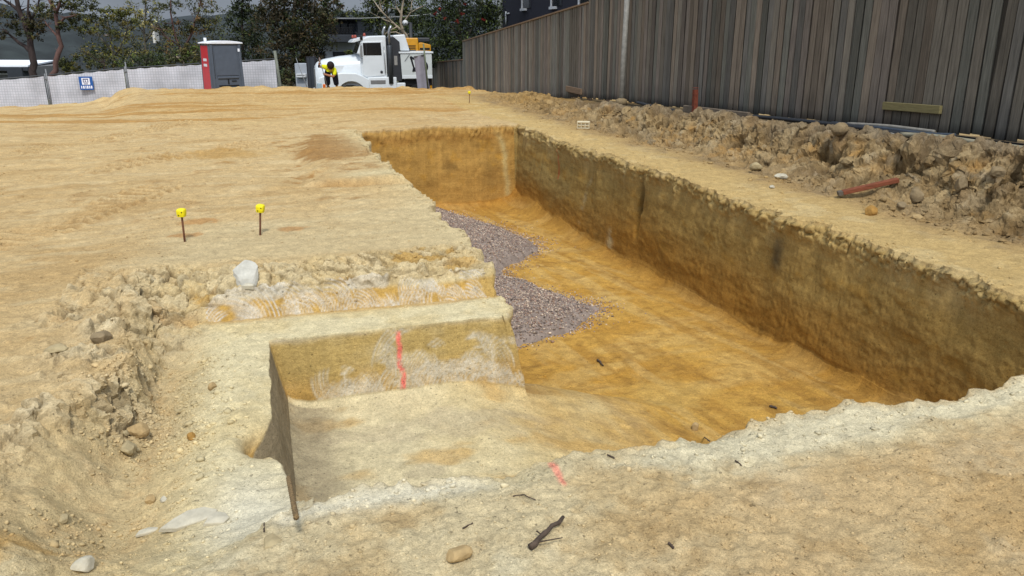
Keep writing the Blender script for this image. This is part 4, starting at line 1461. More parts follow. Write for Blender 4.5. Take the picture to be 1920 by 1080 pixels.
def tbox(mb, x0, x1, y0, y1, z0, z1):
    vs = [taper(*p) for p in [(x0, y0, z0), (x1, y0, z0), (x1, y1, z0), (x0, y1, z0), (x0, y0, z1), (x1, y0, z1), (x1, y1, z1), (x0, y1, z1)]]
    mb.add(vs, [(0, 3, 2, 1), (4, 5, 6, 7), (0, 1, 5, 4), (1, 2, 6, 5), (2, 3, 7, 6), (3, 0, 4, 7)])


mb = MB(); tbox(mb, -hw, hw, -hd, hd, .14, 2.08); mb.build("cabin", M_tgrey, rt, bevel=.03)
mb = MB(); tbox(mb, -hw - .03, hw + .03, -hd - .03, hd + .03, 0, .14); mb.build("skid_base", M_tgrey2, rt, bevel=.02)
mb = MB(); tbox(mb, -hw - .03, -hw - .002, -hd + .06, hd - .06, .15, 2.0)
dr = mb.build("door", M_tred, rt, bevel=.01)
for z_ in (1.48, 1.30):
    mb = MB(); tbox(mb, -hw - .036, -hw - .031, -.22, .22, z_, z_ + .09); mb.build("sticker", M_twhite, dr)
for y_ in (-hd, hd - .07):
    mb = MB(); tbox(mb, -hw - .035, -hw + .04, y_ - .01, y_ + .075, .14, 2.05); mb.build("corner_post", M_tgrey, rt, bevel=.012)
for x_ in (-hw + .02, hw - .1):
    mb = MB(); tbox(mb, x_, x_ + .09, -hd - .035, -hd - .002, .16, 2.04); mb.build("corner_rib", M_tgrey, rt, bevel=.012)
mb = MB(); tbox(mb, -hw + .17, hw - .16, -hd - .02, -hd - .002, 1.0, 1.98); mb.build("upper_panel", M_tgrey, rt, bevel=.012)
mb = MB(); tbox(mb, -hw + .17, hw - .16, -hd - .02, -hd - .002, .2, .62); mb.build("lower_panel", M_tgrey2, rt, bevel=.012)
mb = MB(); tbox(mb, -hw + .20, hw - .18, -hd - .04, -hd - .002, .90, .97); mb.build("moulded_rib", M_tgrey, rt, bevel=.015)
mb = MB(); tbox(mb, -hw + .22, hw - .2, -hd - .03, -hd - .002, .64, .68); mb.build("moulded_rib", M_tblack, rt, bevel=.01)
mb = MB(); tbox(mb, -.02, .03, -hd - .012, -hd - .001, .71, .88); mb.build("vent_slot", M_tblack, rt)
for z0, x0 in ((.80, .12), (.40, -.25)):
    mb = MB(); tbox(mb, x0, x0 + (.16 if x0 > 0 else .025), -hd - .024, -hd - .001, z0, z0 + (.03 if x0 > 0 else .18)); mb.build("vent_slot", M_tblack, rt)
mb = MB(); tbox(mb, hw - .12, hw - .05, -hd - .042, -hd - .036, 1.80, 1.90); mb.build("sticker", M_twhite, rt)
mb = MB(); tbox(mb, -hw + .10, -hw + .125, -hd - .012, -hd - .001, .9, 1.95); mb.build("vent_slot", M_tblack, rt)
arc = [(-hw - .06, 2.06)] + [(-hw - .06 + (2 * hw + .12) * t, 2.10 + .065 * math.sin(math.pi * t) ** .8) for t in np.linspace(0, 1, 13)] + [(hw + .06, 2.06)]
mb = MB(); mb.prism(arc, -hd - .05, hd + .05)
mb.build("roof", M_twhite, rt, bevel=.012)
mb = MB(); mb.tube([(-hw + .03, -.1, 2.05), (-hw + .03, -.1, 2.26)], .05, 10); mb.build("vent_pipe", M_twhite, rt, smooth=True)

# ------------------------------------------------------------------ truck
S = .00328
tx = lambda zx: (zx - 275) * S
tz = lambda zy: 2.96 - (20 + zy / 6.75 - 68) * .0222
tp = at(591, 120, 31.2)
truck = empty("prime_mover", (tp.x, tp.y, -1.12), math.radians(-2.2), "white bonneted truck with a sleeper body parked beyond the sand crest", "truck")
M_tw = mat("white_truck_paint", (200, 206, 210), .28, .05, 3, spec=.5)
M_chrome = mat("brushed_metal", (150, 152, 154), .3, .1, 20, metal=.8)
M_glass = mat("dark_glass", (14, 16, 20), .12, .1, 5, spec=.6)
M_dgrey = mat("dark_grey_panel", (44, 46, 50), .5, .15, 5)
M_tyre = mat("tyre_rubber", (24, 24, 25), .9, .2, 20)
M_blackt = mat("black_trim", (14, 14, 16), .6, .1, 10)


def hoodring(x, zt, zb, hw_):
    c = 1.2
    pts = []
    for k in range(9):
        an = math.pi * k / 8
        ca, sa = math.cos(an), math.sin(an)
        ex = math.copysign(abs(ca) ** .55, ca); ez = abs(sa) ** .6
        pts.append((x, c + hw_ * ex, zb + (zt - zb) * (.45 + .55 * ez)))
    pts = [(x, c + hw_, zb)] + pts + [(x, c - hw_, zb)]
    return pts


mb = MB()
mb.loft([hoodring(.00, 1.72, .62, .62), hoodring(.10, 1.86, .60, .70), hoodring(.34, 1.97, .60, .78), hoodring(.93, 2.08, .62, .86), hoodring(1.56, 2.14, .62, .94), hoodring(1.72, 2.15, .62, .96)])
bon = mb.build("bonnet", M_tw, truck, smooth=True)
bon.modifiers.new("e", 'EDGE_SPLIT').split_angle = math.radians(40)
mb = MB(); mb.box(-.04, .0, .72, 1.68, .75, 1.62); mb.build("grille", M_chrome, truck, bevel=.02)
mb = MB(); mb.box(.55, 1.25, .355, .363, 1.50, 1.74)
mb.build("air_intake", mat("light_grey_grille", (196, 200, 202), .5, .08, 40), truck, bevel=.01)
# front wing with wheel arch
wx, wr = 1.31, .56
arch = [(.02, .55), (.02, 1.12), (.12, 1.30), (.5, 1.42), (1.0, 1.47), (1.5, 1.45), (1.78, 1.34), (2.0, 1.22), (2.0, .70), (wx + wr + .04, .62)]
arch += [(wx + wr * math.cos(a), .60 + wr * math.sin(a)) for a in np.linspace(.06, math.pi - .06, 15)]
arch += [(wx - wr - .04, .55)]
for y0, y1 in ((.02, .44), (1.96, 2.38)):
    mb = MB(); mb.prism(arch, y0, y1); mb.build("front_wing", M_tw, truck, bevel=.035)
mb = MB(); mb.box(-.10, .10, .03, 2.37, .45, .82); mb.build("bumper", M_tw, truck, bevel=.04)
for y_ in (.03, 2.15):
    mb = MB(); mb.box(.02, .20, y_ - .02, y_ + .22, .86, 1.12); mb.build("headlight", mat("lamp_glass", (150, 170, 180), .15, .05, 5, spec=.6), truck, bevel=.03)
    mb = MB(); mb.box(.22, .34, y_ - .025, y_ + .22, .84, 1.08); mb.build("indicator", mat("amber_lens", (196, 96, 30), .3, .1, 5), truck, bevel=.03)
# cab
cabp = [(1.72, 1.20), (1.72, 2.14), (1.60, 2.18), (1.78, 2.66), (1.86, 2.76), (2.1, 2.84), (2.74, 2.86), (2.74, 1.20)]
mb = MB(); mb.prism(cabp, .16, 2.24); mb.build("cab", M_tw, truck, bevel=.05, seg=3)
mb = MB(); mb.prism([(1.405, 2.60), (1.50, 2.70), (1.84, 2.80), (1.84, 2.70), (1.52, 2.60)], .2, 2.2); mb.build("sun_visor", M_tw, truck, bevel=.01)
mb = MB()
mb.add([(1.585, .26, 2.20), (1.585, 2.14, 2.20), (1.745, 2.14, 2.64), (1.745, .26, 2.64), (1.60, .26, 2.20), (1.60, 2.14, 2.20), (1.76, 2.14, 2.64), (1.76, .26, 2.64)],
       [(0, 1, 2, 3), (7, 6, 5, 4), (0, 4, 5, 1), (1, 5, 6, 2), (2, 6, 7, 3), (3, 7, 4, 0)])
mb.build("windscreen", M_glass, truck)
dr = MB(); dr.prism([(1.80, 1.38), (1.80, 2.62), (2.60, 2.66), (2.62, 1.36), (1.9, 1.31)], .135, .18)
door = dr.build("door", M_tw, truck, bevel=.012)
mb = MB(); mb.prism([(1.85, 2.12), (1.84, 2.585), (2.53, 2.60), (2.55, 2.12)], .128, .137); mb.build("window", M_glass, door, bevel=.01)
mb = MB(); mb.box(1.95, 1.97, .118, .128, 2.12, 2.58); mb.build("window_divider", M_dgrey, door)
mb = MB(); mb.tube([(2.51, .112, 1.50), (2.51, .138, 1.50)], .052, 14); mb.build("door_badge", M_dgrey, door, smooth=True)
mb = MB(); mb.tube([(2.66, .09, 1.45), (2.64, .09, 2.45)], .016, 8); mb.build("grab_rail", M_chrome, truck, smooth=True)
mb = MB(); mb.tube([(1.73, .05, 2.02), (1.74, .03, 2.5), (1.78, .14, 2.58)], .014, 6); mb.tube([(1.73, .05, 2.02), (1.8, .14, 2.0)], .014, 6)
mb.box(1.74, 1.80, -.03, .06, 2.06, 2.5)
mb.build("mirror", M_chrome, truck, bevel=.01)
mb = MB(); mb.tube([(1.80, .16, 2.70), (1.80, .16, 2.86)], .055, 10); mb.build("air_horn", M_blackt, truck, smooth=True)
for x_, y_ in ((1.60, .45), (1.64, 1.2), (1.95, .5), (2.0, 1.2), (1.6, 1.9)):
    mb = MB(); mb.loft([[(x_ + r * math.cos(a), y_ + r * math.sin(a), z) for a in np.linspace(0, 2 * math.pi, 9)[:-1]] for r, z in ((.05, 2.76 + (x_ > 1.9) * .07), (.045, 2.84 + (x_ > 1.9) * .07), (.02, 2.88 + (x_ > 1.9) * .07))])
    mb.build("marker_lamp", mat("orange_red_lens", (150, 72, 58), .4, .1, 8), truck, smooth=True)
# exhaust stacks, headboard, body
for y_ in (.10, 2.30):
    mb = MB(); mb.tube([(2.86, y_, 1.05), (2.86, y_, 2.45), (2.86, y_, 2.50)], [.10, .10, .07], 14)
    ex = mb.build("exhaust_stack", mat("grey_muffler", (66, 70, 74), .4, .2, 8, metal=.4), truck, smooth=True)
    mb = MB(); mb.tube([(2.86, y_, 2.5), (2.86, y_, 2.98), (2.90, y_, 3.10), (2.97, y_, 3.22)], .055, 10); mb.build("tail_pipe", M_chrome, ex, smooth=True)
mb = MB(); mb.prism([(2.90, 1.15), (2.90, 2.78), (3.02, 2.82), (3.26, 2.62), (3.30, 1.15)], .12, 2.28); mb.build("headboard", M_dgrey, truck, bevel=.02)
mb = MB(); mb.box(3.02, 3.14, .10, .119, 1.75, 2.1); mb.build("warning_plate", mat("plate_grey", (130, 128, 124), .6, .2, 8), truck)
mb = MB(); mb.prism([(2.96, 2.30), (3.02, 2.86), (3.49, 2.90), (3.66, 2.28)], .25, 2.15); mb.build("canopy_box", M_tw, truck, bevel=.03)
body = MB(); body.prism([(3.30, 1.22), (3.26, 2.18), (4.5, 2.18), (4.5, 1.22)], .06, 2.34)
tray = body.build("tipper_body", mat("tray_white", (184, 190, 190), .4, .06, 3), truck, bevel=.015)
mb = MB(); mb.box(3.2, 4.56, .03, 2.37, 2.185, 2.255); mb.build("top_rail", M_tw, truck, bevel=.015)
mb = MB(); mb.box(3.4, 3.72, .5, 1.9, 2.262, 2.36); mb.build("tarp_roll", M_blackt, truck, bevel=.02)
mb = MB(); mb.box(3.3, 4.5, .045, .0585, 1.24, 1.36); mb.build("side_board", M_tw, truck, bevel=.006)
mb = MB(); mb.bar((3.42, .04, 1.9), (3.62, .04, 2.16), .012, .012); mb.build("tie_rope", M_dgrey, truck)
# painted sign on the tray side: excavator arm, blue disc, letters
M_ink = mat("sign_ink", (20, 22, 26), .5, .1, 10); M_inkb = mat("sign_blue_ink", (34, 70, 150), .5, .1, 10)
mb = MB()


def flat(poly, y=.0548, t=.004):
    mb.prism(poly, y - t, y)


flat([(3.62, 2.06), (3.69, 2.10), (3.80, 1.66), (3.74, 1.64)])
flat([(3.66, 2.09), (3.66, 2.01), (4.12, 1.80), (4.16, 1.88)], y=.0503)
flat([(3.74, 1.68), (3.82, 1.66), (3.92, 1.52), (3.70, 1.50)], y=.0458)
mb.build("painted_arm", M_ink, tray)
mb = MB(); mb.tube([(4.10, .044, 1.69), (4.10, .054, 1.69)], .24, 28); disc = mb.build("painted_disc", M_ink, tray)
mb = MB(); mb.prism([(3.91, 1.79), (4.0, 1.89), (4.1, 1.92), (4.2, 1.89), (4.29, 1.79)], .039, .0435); mb.build("painted_cap", M_inkb, disc)
Mw_ = mat("sign_letter", (220, 224, 226), .5, .05, 10)
mb = MB()
mb.prism([(3.99, 1.58), (3.99, 1.74), (4.08, 1.74), (4.08, 1.715), (4.02, 1.715), (4.02, 1.675), (4.07, 1.675), (4.07, 1.65), (4.02, 1.65), (4.02, 1.605), (4.08, 1.605), (4.08, 1.58)], .034, .0385)
mb.build("letter_e", Mw_, disc)
mb = MB()
mb.bar((4.135, .0362, 1.58), (4.235, .0362, 1.74), .0045, .032, up=(0, 1, 0))
mb.bar((4.235, .0372, 1.58), (4.135, .0372, 1.74), .0045, .032, up=(0, 1, 0))
mb.build("letter_x", Mw_, disc)
# lower side, tank, steps, wheels, chassis
mb = MB(); mb.box(1.95, 3.08, .06, .62, .72, 1.30); st_ = mb.build("side_fairing", M_tw, truck, bevel=.03)
mb = MB(); mb.box(2.06, 2.64, .045, .0585, 1.05, 1.20); mb.build("step_plate", M_chrome, st_, bevel=.01)
mb = MB(); mb.tube([(1.98, .24, .90), (2.78, .24, .90)], .17, 16); mb.build("fuel_tank", M_chrome, truck, smooth=True)
mb = MB(); mb.box(3.08, 3.42, .06, .55, .72, 1.08); mb.build("battery_box", M_tw, truck, bevel=.03)
mb = MB(); mb.box(.3, 4.5, .75, 1.65, .55, .95); mb.build("chassis", M_blackt, truck, bevel=.02)
mb = MB(); mb.box(3.4, 4.5, .2, 2.2, .95, 1.215); mb.build("subframe", M_blackt, truck, bevel=.02)
for x_ in (wx, 3.95):
    for y_ in (.08, 2.0):
        mb = MB(); mb.tube([(x_, y_, .52), (x_, y_ + .02, .52), (x_, y_ + .28, .52), (x_, y_ + .30, .52)], [.44, .50, .50, .44], 28)
        wl_ = mb.build("wheel", M_tyre, truck, smooth=False, bevel=.01)
        mb = MB(); mb.tube([(x_, y_ - .015, .52), (x_, y_ + .31, .52)], .24, 20); mb.build("rim", M_chrome, wl_)

# ------------------------------------------------------------------ yellow machine, shade-cloth gate
tp = at(757, 100, 34.5)
mz = empty("earthmover", (tp.x, tp.y, -1.45), math.radians(-8), "yellow earthmover whose louvred engine hood shows behind the truck tray", "earthmover")
M_mach = mat("machine_yellow", (184, 130, 20), .45, .12, 5, spec=.4)
top_z = at(770, 71, 34.5).z + 1.45
mb = MB(); mb.prism([(.0, top_z - 1.2), (.0, top_z - .10), (.06, top_z), (.62, top_z), (.62, top_z - 1.2)], 0, 1.2); hd_ = mb.build("engine_hood", M_mach, mz, bevel=.04)
mb = MB()
for k in range(7):
    mb.box(.07, .50, -.012, -.001, top_z - .34 - k * .085, top_z - .30 - k * .085)
mb.build("grille_louvres", M_blackt, hd_)
mb = MB()
for k in range(7):
    mb.box(.06, .52, -.03, -.013, top_z - .30 - k * .085, top_z - .275 - k * .085)
mb.build("grille_bars", M_mach, hd_)
mb = MB(); mb.prism([(.625, top_z - 1.2), (.625, top_z - .2), (.75, top_z - .18), (1.15, top_z - .28), (1.15, top_z - 1.2)], .1, 1.2); sd_ = mb.build("side_cover", M_mach, mz, bevel=.03)
mb = MB()
for k in range(4):
    mb.box(.68, 1.10, .085, .099, top_z - .48 - k * .17, top_z - .40 - k * .17)
mb.build("side_vents", M_blackt, sd_)
mb = MB(); mb.box(.60, 1.12, .12, 1.1, top_z - .165, top_z + .01); mb.build("black_top_cover", M_dgrey, mz, bevel=.04)
mb = MB(); mb.box(-.2, 1.15, 0, 1.3, .8, top_z - 1.205); mb.build("frame", M_mach, mz, bevel=.03)
for x_ in (-.4, .7):
    for y_ in (-.2, 1.1):
        mb = MB(); mb.tube([(x_, y_, .6), (x_, y_ + .4, .6)], .6, 24); mb.build("tyre", M_tyre, mz, bevel=.05)

gp_ = at(790, 165, 29.2)
gt = empty("cloth_gate", (gp_.x, gp_.y, gp_.z - .6), -YAW, "grey shade-cloth gate leaf standing by the truck tray", "gate")
A, B, C_, D_ = (to_local(gt, at(776, 106, 29.2)), to_local(gt, at(795, 103, 29.4)), to_local(gt, at(806, 166, 29.4)), to_local(gt, at(783, 166, 29.2)))
mb = MB()
n = 10
vs, fs = [], []
for j in range(n + 1):
    for k in range(n + 1):
        s, t = j / n, k / n
        p = A.lerp(B, t).lerp(D_.lerp(C_, t), s)
        vs.append(p + Vector((0, .03 * math.sin(t * 9 + s * 2), 0)))
for j in range(n):
    for k in range(n):
        a = j * (n + 1) + k
        fs.append((a, a + 1, a + n + 2, a + n + 1))
mb.add(vs, fs)
mb.build("cloth_sheet", mat("grey_shade_cloth", (128, 126, 136), .85, .12, 5, bump=.004, bscale=12), gt, smooth=True)
mb = MB(); mb.tube([to_local(gt, at(803, 168, 29.3)), to_local(gt, at(794, 82, 29.3))], .028, 8)
mb.build("gate_post", mat("mossy_tube", (96, 104, 84), .7, .3, 10), gt, smooth=True)
mb = MB(); mb.tube([A, B], .018, 8); mb.build("top_bar", M_galv, gt, smooth=True)

# ------------------------------------------------------------------ the worker
import bmesh


def skin(name, verts, edges, m, parent, root=0, levels=1):
    me = bpy.data.meshes.new(name)
    me.from_pydata([v[:3] for v in verts], edges, [])
    o = bpy.data.objects.new(name, me); col.objects.link(o)
    sk = o.modifiers.new("skin", 'SKIN'); sk.use_smooth_shade = True
    for i, v in enumerate(verts):
        r = v[3] if isinstance(v[3], tuple) else (v[3], v[3])
        me.skin_vertices[0].data[i].radius = r
        me.skin_vertices[0].data[i].use_root = (i == root)
    sb = o.modifiers.new("sub", 'SUBSURF'); sb.levels = levels; sb.render_levels = levels
    me.materials.append(m)
    if parent: o.parent = parent
    return o


dW = 28.75
foot = at(621, 160, dW)
gz = zat(foot.x, foot.y)
man = empty("person", (foot.x, foot.y, gz), -YAW, "person in a yellow work shirt bending forward over a long-handled tool", "person")
pl = lambda u, v, dy=0.0: to_local(man, at(u, v, dW)) + Vector((0, dy, 0))
M_skin = mat("skin", (150, 104, 80), .6, .1, 10); M_shirt = mat("hi_vis_yellow", (204, 206, 20), .8, .12, 14)
M_trs = mat("navy_trousers", (24, 26, 38), .9, .2, 10); M_hair = mat("dark_hair", (34, 22, 20), .8, .3, 30)
M_glove = mat("dark_glove", (28, 26, 30), .8, .2, 20); M_white = mat("white_cuff", (205, 205, 205), .8, .1, 10)
hip = pl(620, 145, .12); hipz = max(hip.z, .78)
hip.z = hipz
HL, HR = hip + Vector((.11, 0, -.04)), hip + Vector((-.11, 0, -.04))
KL, KR = Vector((hip.x + .15, hip.y - .06, hipz * .52)), Vector((hip.x - .14, hip.y - .06, hipz * .52))
FL, FR = Vector((hip.x + .17, hip.y + .03, .06)), Vector((hip.x - .15, hip.y + .03, .06))
chest = pl(622, 133, -.16); neck = pl(624, 128.5, -.30); head = pl(624.5, 123, -.40)
SR, SL = pl(612.5, 124, -.24), pl(631.5, 131, -.22)
ER, HRn = pl(601, 124.5, -.28), pl(604.5, 112.5, -.34)
EL, HLn = pl(629.5, 143, -.34), pl(614.5, 138.5, -.42)
verts, edges = [], []


def chain(pts, start=None):
    prev = start
    ids = []
    for p in pts:
        verts.append((p[0].x, p[0].y, p[0].z, p[1])); i = len(verts) - 1
        if prev is not None: edges.append((prev, i))
        prev = i; ids.append(i)
    return ids


t0 = chain([(hip, (.13, .10)), (hip.lerp(chest, .5), (.125, .10)), (chest, (.135, .11)), (neck, .055), (neck.lerp(head, .55), .085), (head, .098), (head + Vector((.005, -.05, -.06)), .06)])
for H_, K_, F_ in ((HL, KL, FL), (HR, KR, FR)):
    chain([(H_, .085), (K_, .058), (F_, .045), (F_ + Vector((0, -.13, -.02)), .038)], t0[0])


def arm(S_, E_, H_, axis):
    a = chain([(S_, .062), (E_, .045), (H_, .032)], t0[2])
    d = (H_ - E_).normalized()
    side = d.cross(axis).normalized()
    for k in range(4):
        off = axis * (.024 * (1.5 - k))
        b0 = H_ + d * .045 + off + side * .016
        L_ = (.040, .046, .043, .034)[k]
        chain([(b0, .0105), (b0 + side * .018 + d * L_ * .5, .0095), (b0 + side * .045 + d * L_ * .1, .0085), (b0 + side * .042 - d * .025, .008)], a[-1])
    tb = H_ + axis * .03 + side * .02
    chain([(tb, .011), (tb + side * .035 + d * .012, .0095), (tb + side * .048 + d * .02 - axis * .012, .0085)], a[-1])


tool_a, tool_b = pl(604, 110, -.40), pl(620, 164, -.44)
tax = (tool_b - tool_a).normalized()
arm(SR, ER, HRn, -tax)
arm(SL, EL, HLn, -tax)
skin("body", verts, edges, M_skin, man, 0, 1)
# shirt
verts, edges = [], []
t0 = chain([(hip + Vector((0, -.02, .04)), (.165, .125)), (hip.lerp(chest, .55), (.165, .13)), (chest, (.185, .14)), (chest.lerp(neck, .6), (.12, .11)), (neck, .075)])
for S_, E_, k in ((SR, ER, .72), (SL, EL, .85)):
    chain([(S_, .092), (S_.lerp(E_, .5), .078), (S_.lerp(E_, k), .066)], t0[2])
skin("shirt", verts, edges, M_shirt, man, 0, 1)
verts, edges = [], []
t0 = chain([(hip + Vector((0, .0, .02)), (.165, .13)), (hip + Vector((0, .01, -.06)), (.18, .14))])
for H_, K_, F_ in ((HL, KL, FL), (HR, KR, FR)):
    chain([(H_ + Vector((0, 0, -.06)), .135), (K_, .115), (K_.lerp(F_, .8), .10)], t0[1])
skin("trousers", verts, edges, M_trs, man, 0, 1)
verts, edges = [], []
chain([(ER.lerp(SR, .12), .060), (ER, .062), (ER.lerp(HRn, .45), .052)])
skin("right_sleeve_guard", verts, edges, M_glove, man, 0, 1)
verts, edges = [], []
chain([(ER.lerp(HRn, .55), .050), (ER.lerp(HRn, .82), .047)])
skin("cuff", verts, edges, M_white, man, 0, 1)
# hair: a cap-like mass over crown and back of the bowed head
bm = bmesh.new(); bmesh.ops.create_icosphere(bm, subdivisions=3, radius=1)
for v_ in bm.verts:
    p = v_.co
    w_ = 1 + .05 * math.sin(p.x * 9 + p.z * 7) * math.sin(p.y * 8)
    v_.co = Vector((p.x * .128 * w_, p.y * .135 * w_, p.z * .135 * w_))
me = bpy.data.meshes.new("hair"); bm.to_mesh(me); bm.free()
me.polygons.foreach_set("use_smooth", [True] * len(me.polygons))
hr = bpy.data.objects.new("hair", me); col.objects.link(hr); hr.parent = man; me.materials.append(M_hair)
hr.location = head + Vector((0, .015, .025))
for F_ in (FL, FR):
    mb = MB(); mb.loft([[(F_.x + sx * .05, F_.y + .08 - L, z) for sx, z in ((-1, .0), (1, .0), (1, .06 + .05 * h), (-1, .06 + .05 * h))] for L, h in ((0, 1), (.12, .9), (.25, .1), (.29, -.3))])
    mb.build("boot", mat("brown_boot", (70, 52, 38), .8, .2, 10), man, bevel=.02)
tl = empty("long_handled_tool", man.location, -YAW, "long thin pole-handled tool gripped by the bending worker", "hand tool")
mb = MB(); mb.tube([tool_a - tax * .05, tool_b], .014, 8); mb.build("handle", M_galv, tl, smooth=True)
tend = tool_b + tax * max(.02, (tool_b.z - .12) / max(.2, -tax.z))
mb = MB(); mb.tube([tool_b, tend], .014, 8); mb.build("ferrule", M_galv, tl, smooth=True)
mb = MB(); mb.loft([[tend + Vector((x, y, -z)) for x, y in ((-w_, -.01), (w_, -.01), (w_, .01), (-w_, .01))] for w_, z in ((.03, 0), (.10, .06), (.11, .18))]); mb.build("blade", M_rust, tl, bevel=.004)

# ------------------------------------------------------------------ buildings
def frame_at(name, u, v, d, label, cat, group=None, ground=None, rz=None):
    p = at(u, v, d)
    z0 = ground if ground is not None else -1.6
    return empty(name, (p.x, p.y, z0), -YAW if rz is None else rz, label, cat, group)


def lbox(root, d, u0, u1, v0, v1, dy0, dy1, name, m, bevel=.0, parent=None, ztop=None, zbot=None):
    """box given by its front outline as seen at depth d, in the frame of root (kept for real at that place)"""
    a, b_ = to_local(root, at(u0, v1, d)), to_local(root, at(u1, v0, d))
    mb = MB(); mb.box(a.x, b_.x, a.y + dy0, a.y + dy1, a.z if zbot is None else zbot, b_.z if ztop is None else ztop)
    return mb.build(name, m, parent or root, bevel=bevel)


M_hgrey = mat("grey_render", (150, 155, 162), .9, .15, 1.5); M_hdark = mat("dark_cladding", (48, 52, 58), .8, .15, 2)
M_hglass = mat("house_glass", (26, 30, 36), .15, .3, 1.0, spec=.6); M_hwhite = mat("white_trim", (190, 192, 194), .7, .08, 6)
d = 58
h1 = frame_at("modern_house", 640, 100, d, "grey two-storey modern house with a dark balcony behind the truck bonnet", "house", ground=-2.5)
lbox(h1, d, 584, 672, 80, 172, 0, 8, "wall", M_hgrey)
lbox(h1, d, 596, 668, 65, 79.5, -1.4, 8, "balcony_slab", M_hdark, .05)
lbox(h1, d, 602, 664, 38, 64.5, 1.2, 8, "upper_storey", M_hdark)
lbox(h1, d, 597, 668, 33, 37.5, -.8, 8.4, "roof", M_hdark, .05)
for u0, u1 in ((606, 618), (620, 632), (634, 646), (648, 660)):
    f_ = lbox(h1, d, u0, u1, 42, 63, 1.12, 1.19, "window", M_hdark)
    lbox(h1, d, u0 + 1, u1 - 1, 43.5, 62, 1.06, 1.115, "pane", M_hglass, parent=f_)
for u0, u1, v0, v1 in ((598, 609, 97, 112), (625, 662, 97, 116), (660, 670, 60, 64)):
    f_ = lbox(h1, d, u0, u1, v0, v1, -.05, -.005, "window", M_hdark)
    lbox(h1, d, u0 + 1, u1 - 1, v0 + 1, v1 - 1, -.08, -.055, "pane", M_hglass, parent=f_)
rail = MB()
for k in range(27):
    a = to_local(h1, at(597 + k * 2.7, 64.5, d)); b_ = to_local(h1, at(597 + k * 2.7, 53.5, d))
    rail.box(a.x - .02, a.x + .02, a.y - 1.36, a.y - 1.32, a.z, b_.z)
a = to_local(h1, at(596, 53.5, d)); b_ = to_local(h1, at(669, 52, d)); rail.box(a.x, b_.x, a.y - 1.38, a.y - 1.30, a.z, b_.z)
rail.build("balustrade", M_blackt, h1)

d = 50
h2 = frame_at("low_house", 40, 130, d, "low house with a white skillion roof at the far left behind the fence", "house", ground=-3.0)
lbox(h2, d, -110, 60, 125, 190, 0, 5, "wall", mat("fibro_wall", (108, 108, 108), .9, .15, 1.5))
rf = MB()
P8 = [to_local(h2, at(u, v, dd)) for u, v, dd in ((-140, 122.5, d - 1.0), (52, 122.5, d - 1.0), (104, 112.8, d + 6), (-120, 111.5, d + 6))]
rf.add(P8 + [p + Vector((0, 0, -.16)) for p in P8], [(0, 1, 2, 3), (7, 6, 5, 4), (0, 4, 5, 1), (1, 5, 6, 2), (2, 6, 7, 3), (3, 7, 4, 0)])
rof = rf.build("roof", mat("white_roof_sheet", (226, 230, 236), .6, .06, 2), h2)
fc = MB()
for i, j in ((0, 1), (1, 2)):
    fc.bar(P8[i] + Vector((0, -.06, -.20)), P8[j] + Vector((0.02, -.06, -.20)), .06, .22)
fc.build("fascia", M_hdark, rof)
for u0, u1 in ((-30, 14), (16, 30)):
    f_ = lbox(h2, d, u0, u1, 131, 137, -.06, -.004, "window", M_hdark)
    lbox(h2, d, u0 + .7, u1 - .7, 131.7, 136.4, -.09, -.065, "pane", M_hglass, parent=f_)
lbox(h2, d, -30, 32, 137.4, 140, -.12, -.004, "window_sill", M_hwhite)
lbox(h2, d, 46, 62, 126, 190, -1.2, -.3, "side_wing", M_hdark)

# dark rendered house beyond the timber fence (its long wall runs beside the fence)
XH = 11.5
yc = atX(940, 40, XH).y
h3 = empty("dark_house", (XH, yc, -1.0), 0, "charcoal rendered house with slim white-framed windows rising above the timber fence", "house")
mb = MB(); mb.box(0, 9, -19, 0, 0, 8.5); mb.build("wall", mat("charcoal_render", (46, 46, 54), .85, .08, 1.5, spec=.2), h3)
mb = MB(); mb.box(-.5, 9.5, -19.5, .5, 8.505, 8.8); mb.build("roof", M_hdark, h3, bevel=.03)
mb = MB(); mb.tube([(-.09, -.12, -.5), (-.09, -.12, 8.4)], .13, 12); mb.build("downpipe", mat("pale_downpipe", (150, 154, 148), .6, .1, 5), h3, smooth=True)
for (u, vb) in ((981, 16), (1036, 12.5), (1088, 9)):
    p = atX(u, vb, XH)
    y0 = p.y - yc
    zb_ = p.z + 1.0
    wn_ = MB(); wn_.box(-.03, -.004, y0 - 1.0, y0, zb_, zb_ + 1.9); wo = wn_.build("window", M_hglass, h3)
    mb = MB(); mb.box(-.07, -.002, y0, y0 + .09, zb_, zb_ + 1.9); mb.build("frame", M_hwhite, wo)
    mb = MB(); mb.box(-.07, -.002, y0 - 1.09, y0 - 1.0, zb_, zb_ + 1.9); mb.build("frame", M_hdark, wo)
    mb = MB(); mb.box(-.12, -.002, y0 - .55, y0 + .13, zb_ - .10, zb_ - .004); mb.build("sill", M_hwhite, wo)
p = atX(951, 30, XH)
mb = MB(); mb.tube([(-.06, p.y - yc, p.z + .62), (-.06, p.y - yc, p.z + 1.2)], .04, 8); mb.tube([(-.06, p.y - yc, p.z + 1.1), (-.06, p.y - yc - .5, p.z + 1.1)], .035, 8)
mb.build("wall_pipe", M_hwhite, h3, smooth=True)

